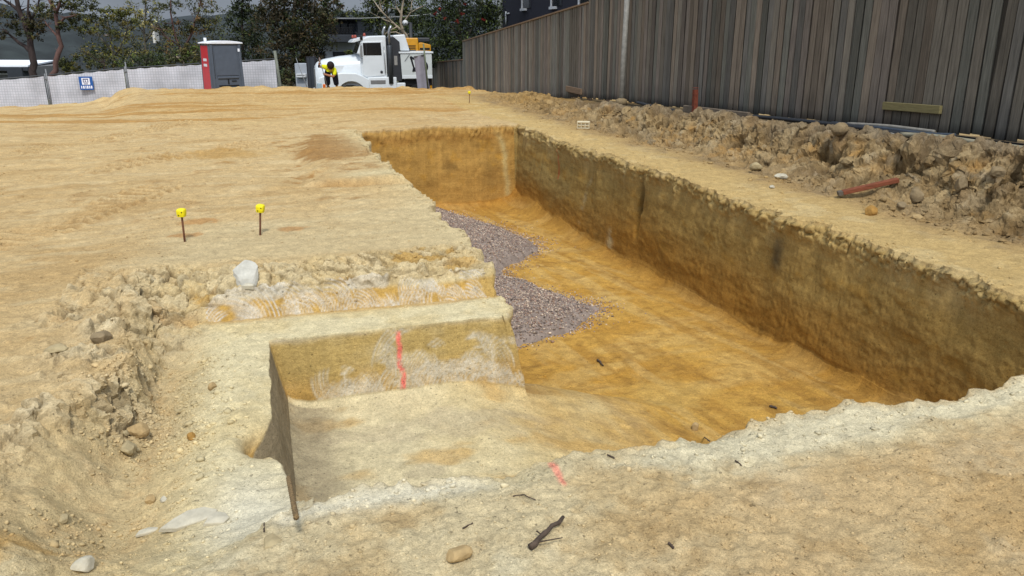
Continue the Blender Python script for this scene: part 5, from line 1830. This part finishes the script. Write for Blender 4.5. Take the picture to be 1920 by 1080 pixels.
# gate, pier and letterbox by the truck nose
d = 34
g_ = frame_at("sheet_gate", 585, 140, d, "black sheet-metal gate leaf left of the truck nose", "gate", ground=-1.6)
lbox(g_, d, 578, 592, 106, 170, 0, .05, "leaf", mat("black_sheet", (34, 34, 40), .7, .15, 3), .005)
for u in (580.5, 584.5, 588.5):
    lbox(g_, d, u, u + .8, 108, 168, -.03, -.003, "rib", M_hdark)
g_ = frame_at("letterbox_pier", 566, 140, 35.5, "low grey rendered pier with a white letterbox near the truck nose", "pier", ground=-1.7)
lbox(g_, 35.5, 556, 577, 119, 170, 0, .5, "pier", M_hgrey, .02)
lb_ = lbox(g_, 35.5, 557.5, 575, 138, 145, -.2, -.004, "letterbox", M_hwhite, .02)
lbox(g_, 35.5, 559, 573, 140, 141, -.206, -.2005, "slot", M_blackt, parent=lb_)

# white dish on a dark post, overhead wire
d = 44
p = at(760, 43, d)
g_ = empty("satellite_dish", (p.x, p.y, -2.0), -YAW, "white round dish on a dark mast above the truck", "dish")
c0 = to_local(g_, p)
mb = MB()
rings = []
for r_, o_ in ((.15, -.06), (.125, -.02), (.08, .0), (.03, .01)):
    rings.append([(c0.x + r_ * math.cos(a), c0.y + o_, c0.z + r_ * math.sin(a)) for a in np.linspace(0, 2 * math.pi, 25)[:-1]])
mb.loft(rings); mb.build("reflector", M_hwhite, g_, smooth=True)
mb = MB(); mb.tube([(c0.x + .02, c0.y - .02, c0.z), (c0.x + .05, c0.y - .2, c0.z)], .02, 8); mb.build("receiver", M_dgrey, g_)
mb = MB(); mb.tube([(c0.x + .25, c0.y + .15, 0), (c0.x + .25, c0.y + .15, c0.z + .02)], .09, 10); mb.tube([(c0.x, c0.y + .03, c0.z), (c0.x + .25, c0.y + .15, c0.z)], .05, 8)
mb.build("mast", M_dgrey, g_, smooth=True)
for k, (ua, va, ub, vb, dd) in enumerate([(480, 27, 880, 18, 50)]):
    a, b_ = at(ua, va, dd), at(ub, vb, dd)
    mb = MB(); mb.tube([a.lerp(b_, t) + Vector((0, 0, -.35 * 4 * t * (1 - t))) for t in np.linspace(0, 1, 20)], .022, 6)
    tag(mb.build("overhead_wire", mat("wire_grey", (150, 152, 152), .5, .1, 5), smooth=True), "thin overhead wire strung between the trees above the truck", "wire")

# ------------------------------------------------------------------ trees
def foliage_mat(name):
    m = bpy.data.materials.new(name); m.use_nodes = True
    nt = m.node_tree
    b = nt.nodes["Principled BSDF"]
    a_ = nt.nodes.new("ShaderNodeAttribute"); a_.attribute_name = "Col"
    nt.links.new(a_.outputs["Color"], b.inputs["Base Color"])
    b.inputs["Roughness"].default_value = .7
    b.inputs["Specular IOR Level"].default_value = .2
    return m


M_leaf = foliage_mat("leaf")


def leaves(blobs, d, size, cols, rs):
    """leaf-sized faces clumped through blobs; returns verts, quads, colours in world space"""
    P_, C_l = [], []
    k = d * 1.03 / F
    for (u, v, ru, rv, n) in blobs:
        c = np.array(at(u, v, d))
        nclump = max(4, n // 26)
        ang = rs.uniform(0, 2 * np.pi, nclump); rad = rs.random(nclump) ** .5
        dep = rs.uniform(-1, 1, nclump)
        cc = c[None] + np.outer(np.cos(ang) * rad * ru * k, (cyw, -syw, 0)) + np.outer(np.sin(ang) * rad * rv * k, (0, 0, 1)) + np.outer(dep * (ru + rv) * .5 * k, (syw, cyw, 0))
        which = rs.integers(0, nclump, n)
        cr = rs.uniform(.25, .62, nclump)[which]
        off = rs.normal(0, 1, (n, 3)) * (cr * min(ru, rv) * k * .62)[:, None]
        off[:, 2] *= .7
        P_.append(cc[which] + off)
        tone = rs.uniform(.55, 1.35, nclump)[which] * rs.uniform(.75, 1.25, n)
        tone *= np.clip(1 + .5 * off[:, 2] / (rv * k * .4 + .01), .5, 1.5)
        ci = rs.integers(0, len(cols), nclump)[which]
        C_l.append(np.array([lin(c_) for c_ in cols])[ci] * tone[:, None])
    P_ = np.concatenate(P_); C_l = np.concatenate(C_l)
    n = len(P_)
    a = rs.normal(0, 1, (n, 3)); a /= np.linalg.norm(a, axis=1, keepdims=True)
    b_ = np.cross(a, rs.normal(0, 1, (n, 3))); b_ /= np.linalg.norm(b_, axis=1, keepdims=True)
    sz = size * rs.uniform(.6, 1.4, n)[:, None]
    q = np.stack([P_ - a * sz, P_ + b_ * sz * .42, P_ + a * sz, P_ - b_ * sz * .42], 1)
    return q.reshape(-1, 3), np.arange(4 * n).reshape(-1, 4), np.repeat(C_l, 4, axis=0)


def tree(name, label, d, trunks, blobs, leaf, cols, bark, group="trees and shrubs beyond the plot", seed=1, cat="tree", base=None, dens=1.0, twigs=14, part="crown"):
    rs = np.random.default_rng(seed)
    k = d * 1.03 / F
    u0, v0 = trunks[0][0][0]
    g0 = at(u0, v0, d)
    zb = base if base is not None else min(g0.z, zat(g0.x, g0.y)) - .2
    root = empty(name, (g0.x, g0.y, zb), 0, label, cat, group)
    o3 = Vector(root.location)
    mb = MB()
    for i, (pts, r0, r1) in enumerate(trunks):
        W = [at(u, v, d + (0 if i == 0 else rs.normal(0, .25) * j)) for j, (u, v) in enumerate(pts)]
        if i == 0: W = [Vector((W[0].x, W[0].y, zb - .1))] + W
        n = len(W)
        # smooth the polyline a little with mid points
        Q = []
        for j in range(n - 1):
            Q += [W[j], W[j].lerp(W[j + 1], .5) + Vector(rs.normal(0, .25 * r0 * k, 3).tolist())]
        Q.append(W[-1])
        mb.tube([q - o3 for q in Q], [max(.008, (r0 + (r1 - r0) * j / (len(Q) - 1)) * k) for j in range(len(Q))], 7)
        # twigs
        for _ in range(twigs):
            j = rs.integers(len(Q) // 3, len(Q))
            s0 = Q[j]
            dv = Vector(rs.normal(0, 1, 3).tolist()); dv.z = abs(dv.z) * .8 + .1
            dv.normalize()
            L_ = rs.uniform(6, 22) * k
            e = s0 + dv * L_
            mid = s0.lerp(e, .5) + Vector(rs.normal(0, .1 * L_, 3).tolist())
            mb.tube([s0 - o3, mid - o3, e - o3], [max(.007, r1 * k * .6), max(.006, r1 * k * .4), .005], 4, cap=False)
    mb.build("trunk", bark, root, smooth=True)
    if blobs:
        v_, f_, c_ = leaves([(a, b_, c, e, max(20, int(n * dens * 1.35))) for a, b_, c, e, n in blobs], d, leaf * .70, cols, rs)
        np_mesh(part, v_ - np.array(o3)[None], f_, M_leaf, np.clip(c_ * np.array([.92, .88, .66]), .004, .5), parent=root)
    return root


B_dark = mat("dark_gum_bark", (58, 48, 46), .95, .4, 3, stretch=(3, 3, .6)); B_red = mat("reddish_gum_bark", (94, 70, 64), .9, .35, 3, stretch=(3, 3, .6))
B_grey = mat("grey_bark", (92, 86, 76), .9, .35, 3, stretch=(3, 3, .6)); B_pale = mat("pale_bare_bark", (142, 130, 112), .9, .3, 3, stretch=(3, 3, .6))
YG = [(108, 108, 50), (92, 94, 44), (120, 112, 60), (78, 84, 44)]
OG = [(74, 78, 48), (62, 66, 42), (88, 82, 52), (54, 60, 40)]
DG = [(46, 58, 34), (38, 48, 32), (58, 66, 40), (34, 42, 30)]
BR_ = [(66, 58, 44), (56, 52, 38), (78, 66, 48), (50, 50, 38), (60, 64, 42)]
GR = [(70, 84, 40), (56, 70, 36), (86, 96, 48), (48, 60, 36)]
BB = [(50, 62, 36), (42, 54, 34), (62, 74, 42), (36, 46, 32)]

tree("gum_tree", "dark-trunked gum tree forking wide at the far left above the white roof", 44,
     [([(66, 152), (64, 120), (59, 96), (56, 70), (46, 42), (36, 20), (30, -8), (22, -60)], 7, 3), ([(60, 98), (46, 86), (26, 72), (8, 56)], 4.5, 1.2), ([(57, 76), (62, 45), (52, 22), (58, -40)], 3.5, 1.2), ([(37, 22), (20, 8), (0, -6)], 3.5, 1.5), ([(50, 48), (70, 20), (76, -20)], 2.5, 1)],
     [(12, 36, 26, 12, 260), (45, 50, 26, 12, 260), (72, 38, 22, 14, 260), (20, -15, 40, 16, 340), (70, -25, 40, 18, 360), (60, 66, 22, 12, 220), (86, 16, 16, 14, 200), (0, 62, 18, 10, 110), (-20, 20, 30, 20, 200)], .11, OG + BR_, B_dark, seed=2, twigs=7)
tree("gum_tree", "red-brown gum tree with a curved base right of the white roof", 41,
     [([(92, 150), (105, 132), (109, 100), (110, 72), (107, 44), (104, 20), (94, 4), (82, -20)], 5.5, 2.2), ([(107, 46), (122, 33), (142, 28)], 2.5, 1), ([(105, 24), (113, 4), (120, -40)], 3, 1.2), ([(110, 72), (96, 55), (84, 40)], 2, .8)],
     [(126, 6, 28, 12, 420), (152, 4, 26, 14, 420), (82, 22, 18, 12, 220), (128, 44, 22, 9, 200), (138, 56, 30, 12, 260), (96, -25, 34, 16, 300), (140, -25, 40, 16, 380), (155, 30, 18, 12, 200)], .10, OG, B_red, seed=3, twigs=7)
tree("gum_tree", "yellow-green bushy tree left of centre of the fence line", 56,
     [([(214, 142), (212, 104), (206, 66), (200, 36)], 3, 1), ([(212, 108), (234, 72), (240, 40)], 2, .7), ([(211, 98), (186, 68), (178, 45)], 1.8, .7)],
     [(190, 32, 28, 12, 520), (216, 25, 25, 11, 480), (240, 32, 20, 13, 360), (178, 54, 24, 14, 340), (226, 58, 28, 15, 420), (205, 84, 40, 18, 420), (190, 110, 40, 16, 420), (235, 105, 26, 18, 320)], .12, YG + OG, B_grey, seed=4)
tree("gum_tree", "tall thin sparse gum tree with pale flowers showing against the hill", 62,
     [([(276, 142), (273, 92), (270, 50), (273, 8), (276, -30)], 2.6, 1), ([(272, 80), (292, 50), (298, 20)], 1.6, .6), ([(271, 66), (256, 40), (250, 12)], 1.4, .6)],
     [(262, 50, 26, 14, 380), (292, 45, 22, 17, 360), (280, 12, 28, 14, 260), (252, 16, 16, 14, 140), (255, 84, 28, 18, 420), (300, 80, 24, 20, 380), (262, 116, 36, 16, 440), (305, 112, 24, 16, 300), (285, -20, 30, 14, 200)], .12, YG + OG + [(168, 160, 120)], B_grey, seed=5)
tree("gum_tree", "reddish-tinged spreading gum tree directly behind the portable toilet", 57,
     [([(346, 138), (341, 98), (326, 62), (320, 24), (322, -20)], 3, .9), ([(341, 98), (360, 62), (373, 22), (380, -20)], 2.4, .8), ([(335, 85), (312, 70), (300, 55)], 1.6, .6), ([(344, 118), (322, 102), (310, 96)], 1.6, .6)],
     [(330, 52, 32, 11, 420), (370, 48, 32, 12, 440), (346, 78, 40, 16, 480), (322, 12, 24, 13, 260), (376, 10, 24, 13, 260), (400, 55, 26, 18, 380), (352, 106, 36, 14, 420), (400, 95, 26, 26, 460), (330, -18, 34, 12, 200), (395, 20, 20, 14, 160)], .12, OG + [(98, 76, 48), (86, 84, 44)], B_red, seed=6)
tree("casuarina", "dark narrow evergreen rising right of the portable toilet", 50,
     [([(458, 150), (456, 100), (454, 50), (454, 0), (455, -50)], 3.5, 1)],
     [(455, -10, 14, 18, 520), (450, 22, 22, 16, 700), (462, 48, 30, 18, 900), (446, 80, 32, 22, 900), (480, 85, 28, 26, 900), (466, 118, 36, 20, 900), (482, 30, 14, 16, 300), (505, 130, 26, 22, 600), (455, -45, 12, 18, 240)], .11, DG, B_dark, seed=7)
tree("broad_tree", "large dark brownish tree filling the view between the toilet and the grey house", 46,
     [([(552, 158), (550, 110), (548, 60), (552, 10), (556, -40)], 5, 2), ([(550, 100), (525, 60), (512, 10)], 3, 1), ([(549, 90), (578, 50), (590, 0)], 3, 1), ([(549, 70), (535, 30), (530, -20)], 2, .8)],
     [(512, 22, 28, 22, 900), (550, 8, 38, 22, 1100), (590, 16, 28, 22, 900), (528, 58, 42, 26, 1300), (580, 58, 38, 28, 1300), (542, 98, 48, 28, 1500), (585, 92, 28, 24, 800), (572, 130, 26, 20, 700), (535, 132, 34, 20, 800), (605, 40, 18, 20, 420), (540, -30, 60, 22, 1100), (620, 8, 22, 10, 260)], .12, BR_ + DG[:1], B_grey, seed=8)
tree("broad_tree", "dark rounded tree standing behind the grey house roof", 80,
     [([(650, 130), (652, 70), (655, 40)], 3, 1), ([(652, 80), (630, 45)], 2, .8)],
     [(628, 36, 24, 14, 520), (655, 36, 26, 16, 620), (676, 50, 16, 18, 420), (612, 50, 18, 14, 320), (640, 22, 22, 8, 240), (680, 80, 12, 22, 300)], .16, DG + OG[:1], B_dark, seed=9)
tree("broad_tree", "bright green leafy tree behind the truck cab", 54,
     [([(730, 140), (728, 80), (725, 30), (728, -20)], 4, 1.4), ([(728, 78), (705, 40), (696, 5)], 2.4, .8), ([(727, 66), (755, 35), (768, 0)], 2.4, .8)],
     [(702, 20, 20, 24, 700), (735, 12, 34, 22, 1000), (772, 18, 26, 22, 800), (716, 56, 28, 18, 760), (752, 52, 30, 20, 760), (700, 82, 18, 20, 420), (780, 60, 26, 26, 760), (730, -25, 50, 18, 800), (790, 95, 22, 22, 500)], .13, GR + DG, B_grey, seed=10)
tree("bare_tree", "leafless pale branching tree rising behind the truck body", 45,
     [([(768, 100), (765, 76), (755, 58), (753, 22), (757, -20)], 5, 1.2), ([(757, 62), (738, 44), (716, 22), (700, 0)], 2.4, .7), ([(754, 46), (770, 24), (792, 12)], 2, .6), ([(738, 44), (722, 38), (706, 30)], 1.3, .5), ([(754, 30), (742, 10), (740, -12)], 1.5, .5), ([(760, 68), (742, 60), (724, 62)], 1.6, .5), ([(745, 50), (728, 58), (716, 70)], 1.2, .4), ([(716, 22), (712, 5), (718, -12)], 1, .4), ([(770, 24), (772, 4), (780, -12)], 1, .4)],
     [(748, 64, 12, 8, 60)], .08, BR_, B_pale, seed=11, twigs=5)
bbt = tree("bottlebrush", "dense dark green bottlebrush tree with red flowers beside the timber fence", 37,
     [([(868, 130), (866, 90), (860, 40), (862, -10)], 4, 1.4), ([(866, 84), (890, 45), (905, 0)], 2.6, .9), ([(865, 74), (838, 40), (825, 0)], 2.6, .9)],
     [(826, 24, 34, 26, 1200), (876, 14, 40, 26, 1500), (916, 22, 22, 30, 900), (846, 60, 36, 26, 1300), (898, 60, 34, 28, 1300), (836, 96, 34, 20, 1100), (884, 98, 38, 22, 1300), (922, 84, 16, 26, 600), (800, 60, 16, 24, 380), (870, -25, 70, 18, 1100), (925, 45, 16, 30, 500), (812, 112, 18, 12, 300)], .085, BB, B_grey, seed=12)
rs = np.random.default_rng(5)
fl_ = [(872, 7), (906, 38), (857, 40), (833, 34), (815, 25), (826, 18), (868, 26)]
o3 = Vector(bbt.location)
for i, (u, v) in enumerate(fl_):
    v_, f_, c_ = leaves([(u, v, 3.6, 2.4, 46)], 36.0, .045, [(112, 34, 30), (122, 48, 34), (88, 30, 28)], rs)
    np_mesh("red_flower", v_ - np.array(o3)[None], f_, M_leaf, np.clip(c_, .004, .6), parent=bbt)
tree("shrub", "low yellow-green shrub behind the fence right of the curved gum trunk", 43, [([(124, 150), (124, 128)], 2, 1)],
     [(124, 124, 14, 12, 420), (132, 136, 18, 10, 380)], .10, YG + OG, B_grey, seed=13, cat="shrub", part="foliage")
tree("shrub", "dark scrubby bush behind the fence below the sparse gum", 47, [([(262, 140), (262, 122)], 2, 1), ([(262, 128), (285, 112)], 1.4, .6)],
     [(250, 120, 26, 12, 480), (285, 118, 26, 14, 480), (310, 112, 22, 16, 420), (300, 128, 20, 8, 260)], .10, DG + GR[:2], B_grey, seed=14, cat="shrub", part="foliage")
tree("shrub", "olive scrub with pale bent branches immediately left of the portable toilet", 45, [([(345, 132), (345, 112)], 2, 1), ([(345, 116), (330, 106), (318, 112)], 1.3, .5), ([(345, 114), (360, 104)], 1.3, .5)],
     [(335, 112, 20, 12, 380), (362, 108, 18, 16, 420), (350, 92, 22, 10, 300)], .10, OG + GR[:1], B_pale, seed=15, cat="shrub", part="foliage")
tree("shrub", "loose grey-green scrub between the two fence uprights at left", 49, [([(195, 140), (195, 118)], 2, 1), ([(195, 124), (172, 104), (150, 96)], 1.2, .5)],
     [(160, 108, 24, 14, 300), (200, 118, 28, 12, 360), (150, 126, 18, 8, 200), (222, 122, 16, 8, 200)], .10, OG + DG[:1], B_dark, seed=16, cat="shrub", part="foliage")
tree("shrub", "white-flowered shrub behind the low far fence", 40, [([(812, 128), (812, 110)], 2, 1)],
     [(810, 104, 12, 10, 260), (816, 112, 10, 6, 120)], .07, DG + [(176, 178, 172)], B_grey, seed=17, cat="shrub", part="foliage")
tree("shrub", "small leafy bush in front of the grey house window", 52, [([(660, 120), (660, 105)], 2, 1)],
     [(656, 98, 12, 6, 260), (664, 106, 12, 8, 260)], .09, GR + DG, B_grey, seed=18, cat="shrub", part="foliage")
tree("shrub", "dark shrub mass at the foot of the big brownish tree", 40, [([(545, 160), (545, 140)], 2, 1)],
     [(540, 146, 20, 14, 520), (562, 150, 14, 10, 300), (530, 150, 10, 10, 200)], .09, BR_ + DG, B_dark, seed=19, cat="shrub", part="foliage")

# ------------------------------------------------------------------ valley and far hillside
ang = np.linspace(-math.pi, math.pi, 420)
rad_ = np.concatenate([np.linspace(70, 130, 12), np.geomspace(140, 1500, 90)])
AA, RR = np.meshgrid(ang, rad_)
hx, hy = RR * np.sin(AA + YAW), RR * np.cos(AA + YAW)
hz = -4 - 34 * ss(70, 300, RR)
ridge = 1 + .10 * np.sin(AA * 7 + 1) + .07 * np.sin(AA * 17) - .10 * np.clip(AA + .40, -1, 1)
hz = hz + (62 + 3 * fb(hx * .004, hy * .004, 501, 3)) * ridge * ss(260, 720, RR) + 5 * fb(hx * .05, hy * .05, 505, 4) * ss(90, 300, RR) - ss(760, 1500, RR) * 25
hc = np.tile(np.array(lin((38, 43, 42))), (hx.size, 1)) * (1 + .7 * fb(hx * .06, hy * .06, 509, 4)).reshape(-1, 1)
hc = hc * (1 - .25 * ss(400, 750, RR).reshape(-1, 1)) + np.array(lin((70, 82, 94))) * .16 * ss(350, 800, RR).reshape(-1, 1)  # distance haze put into the colour, bluer farther out
hi = np.arange(hx.size).reshape(hx.shape)
hq = np.stack([hi[:-1, :-1], hi[:-1, 1:], hi[1:, 1:], hi[1:, :-1]], -1).reshape(-1, 4)
hills = np_mesh("hills", np.stack([hx, hy, hz], -1).reshape(-1, 3), hq, mat("bush_hillside", (60, 70, 66), .95, .35, .09, attr=True, detail=8), np.clip(hc, .01, .5), smooth=True)
tag(hills, "dark wooded hillside across the valley", kind="structure")
Mfar = [mat("far_wall_cream", (200, 196, 186), .9, .1, 1), mat("far_wall_grey", (150, 152, 158), .9, .1, 1)]
Mroof = mat("far_roof", (120, 104, 98), .9, .2, 1)
for i, (u, v, wpx, lab) in enumerate([(3, 52, 5, "tiny cream house on the far hillside at the left edge of the picture"), (14, 53, 6, "tiny grey house on the far hillside just right of the leftmost far house"), (189, 68, 4, "tiny cream house on the far hillside behind the yellow-green tree"),
                                      (200, 69, 3, "smaller far house just right of the tiny cream house behind the yellow-green tree"), (290, 52, 4, "tiny pale house on the hillside seen above the sparse gum's right side"), (250, 75, 5, "tiny grey house on the hillside at mid-left beside the sparse gum")]):
    d = 520
    p = at(u, v, d)
    k = d * 1.03 / F
    hh_ = empty("hillside_house", (p.x, p.y, p.z - 3.0), -YAW, lab, "house", "houses on the far hillside")
    w_ = wpx * k / 2
    mb = MB(); mb.box(-w_, w_, -3, 3, -8, 3.0); mb.build("wall", Mfar[i % 2], hh_)
    mb = MB(); mb.prism([(-w_ - .4, 3.01), (w_ + .4, 3.01), (w_ * .2, 4.4), (-w_ * .2, 4.4)], -3.4, 3.4); mb.build("roof", Mroof, hh_)

# ------------------------------------------------------------------ sky and light
SUN_EL, SUN_AZ = math.radians(54), math.radians(186)   # azimuth clockwise from +Y
w = bpy.data.worlds.new("World")
scene.world = w
w.use_nodes = True
nt = w.node_tree
bg = nt.nodes["Background"]
sky = nt.nodes.new("ShaderNodeTexSky")
sky.sky_type = 'NISHITA'
sky.sun_disc = False
sky.sun_elevation = SUN_EL
sky.sun_rotation = SUN_AZ
sky.air_density = 1.0
sky.dust_density = 3.0
tcw = nt.nodes.new("ShaderNodeTexCoord")
cl = nt.nodes.new("ShaderNodeTexNoise")
cl.inputs["Scale"].default_value = 3.0
cl.inputs["Detail"].default_value = 6
mpw = nt.nodes.new("ShaderNodeMapping")
mpw.inputs["Scale"].default_value = (1, 1, 3.5)
nt.links.new(tcw.outputs["Generated"], mpw.inputs["Vector"])
nt.links.new(mpw.outputs["Vector"], cl.inputs["Vector"])
# storm cloud ahead over the valley, bright overcast overhead and behind
dot = nt.nodes.new("ShaderNodeVectorMath"); dot.operation = 'DOT_PRODUCT'
nt.links.new(tcw.outputs["Generated"], dot.inputs[0])
dot.inputs[1].default_value = Vector((-.10, -.50, .86)).normalized()
rmp = nt.nodes.new("ShaderNodeMapRange")
rmp.interpolation_type = 'SMOOTHSTEP'
for k, v in zip(("From Min", "From Max", "To Min", "To Max"), (-.25, .85, 3.6, 15.0)):
    rmp.inputs[k].default_value = v
nt.links.new(dot.outputs["Value"], rmp.inputs["Value"])
cm = nt.nodes.new("ShaderNodeMapRange")
for k, v in zip(("From Min", "From Max", "To Min", "To Max"), (.3, .7, .72, 1.3)):
    cm.inputs[k].default_value = v
nt.links.new(cl.outputs["Fac"], cm.inputs["Value"])
mm = nt.nodes.new("ShaderNodeMath"); mm.operation = 'MULTIPLY'
nt.links.new(rmp.outputs["Result"], mm.inputs[0]); nt.links.new(cm.outputs["Result"], mm.inputs[1])
cc_ = nt.nodes.new("ShaderNodeVectorMath"); cc_.operation = 'MULTIPLY'
cc_.inputs[0].default_value = (.86, .98, 1.16)
nt.links.new(mm.outputs["Value"], cc_.inputs[1])
mixw = nt.nodes.new("ShaderNodeMix"); mixw.data_type = 'RGBA'
mixw.inputs["Factor"].default_value = .90
nt.links.new(sky.outputs["Color"], mixw.inputs["A"])
nt.links.new(cc_.outputs["Vector"], mixw.inputs["B"])
nt.links.new(mixw.outputs["Result"], bg.inputs["Color"])
bg.inputs["Strength"].default_value = 0.085

sd = bpy.data.lights.new("sun", 'SUN')
sd.energy = 2.9
sd.angle = math.radians(8)
sd.color = (1.0, .955, .87)
so = bpy.data.objects.new("sun", sd)
col.objects.link(so)
dirv = Vector((math.sin(SUN_AZ) * math.cos(SUN_EL), math.cos(SUN_AZ) * math.cos(SUN_EL), math.sin(SUN_EL)))
so.rotation_euler = dirv.to_track_quat('Z', 'Y').to_euler()
so.location = (0, -5, 20)

scene.view_settings.view_transform = 'Standard'
scene.view_settings.look = 'None'
scene.view_settings.exposure = 0
scene.render.resolution_x, scene.render.resolution_y = 1024, 576
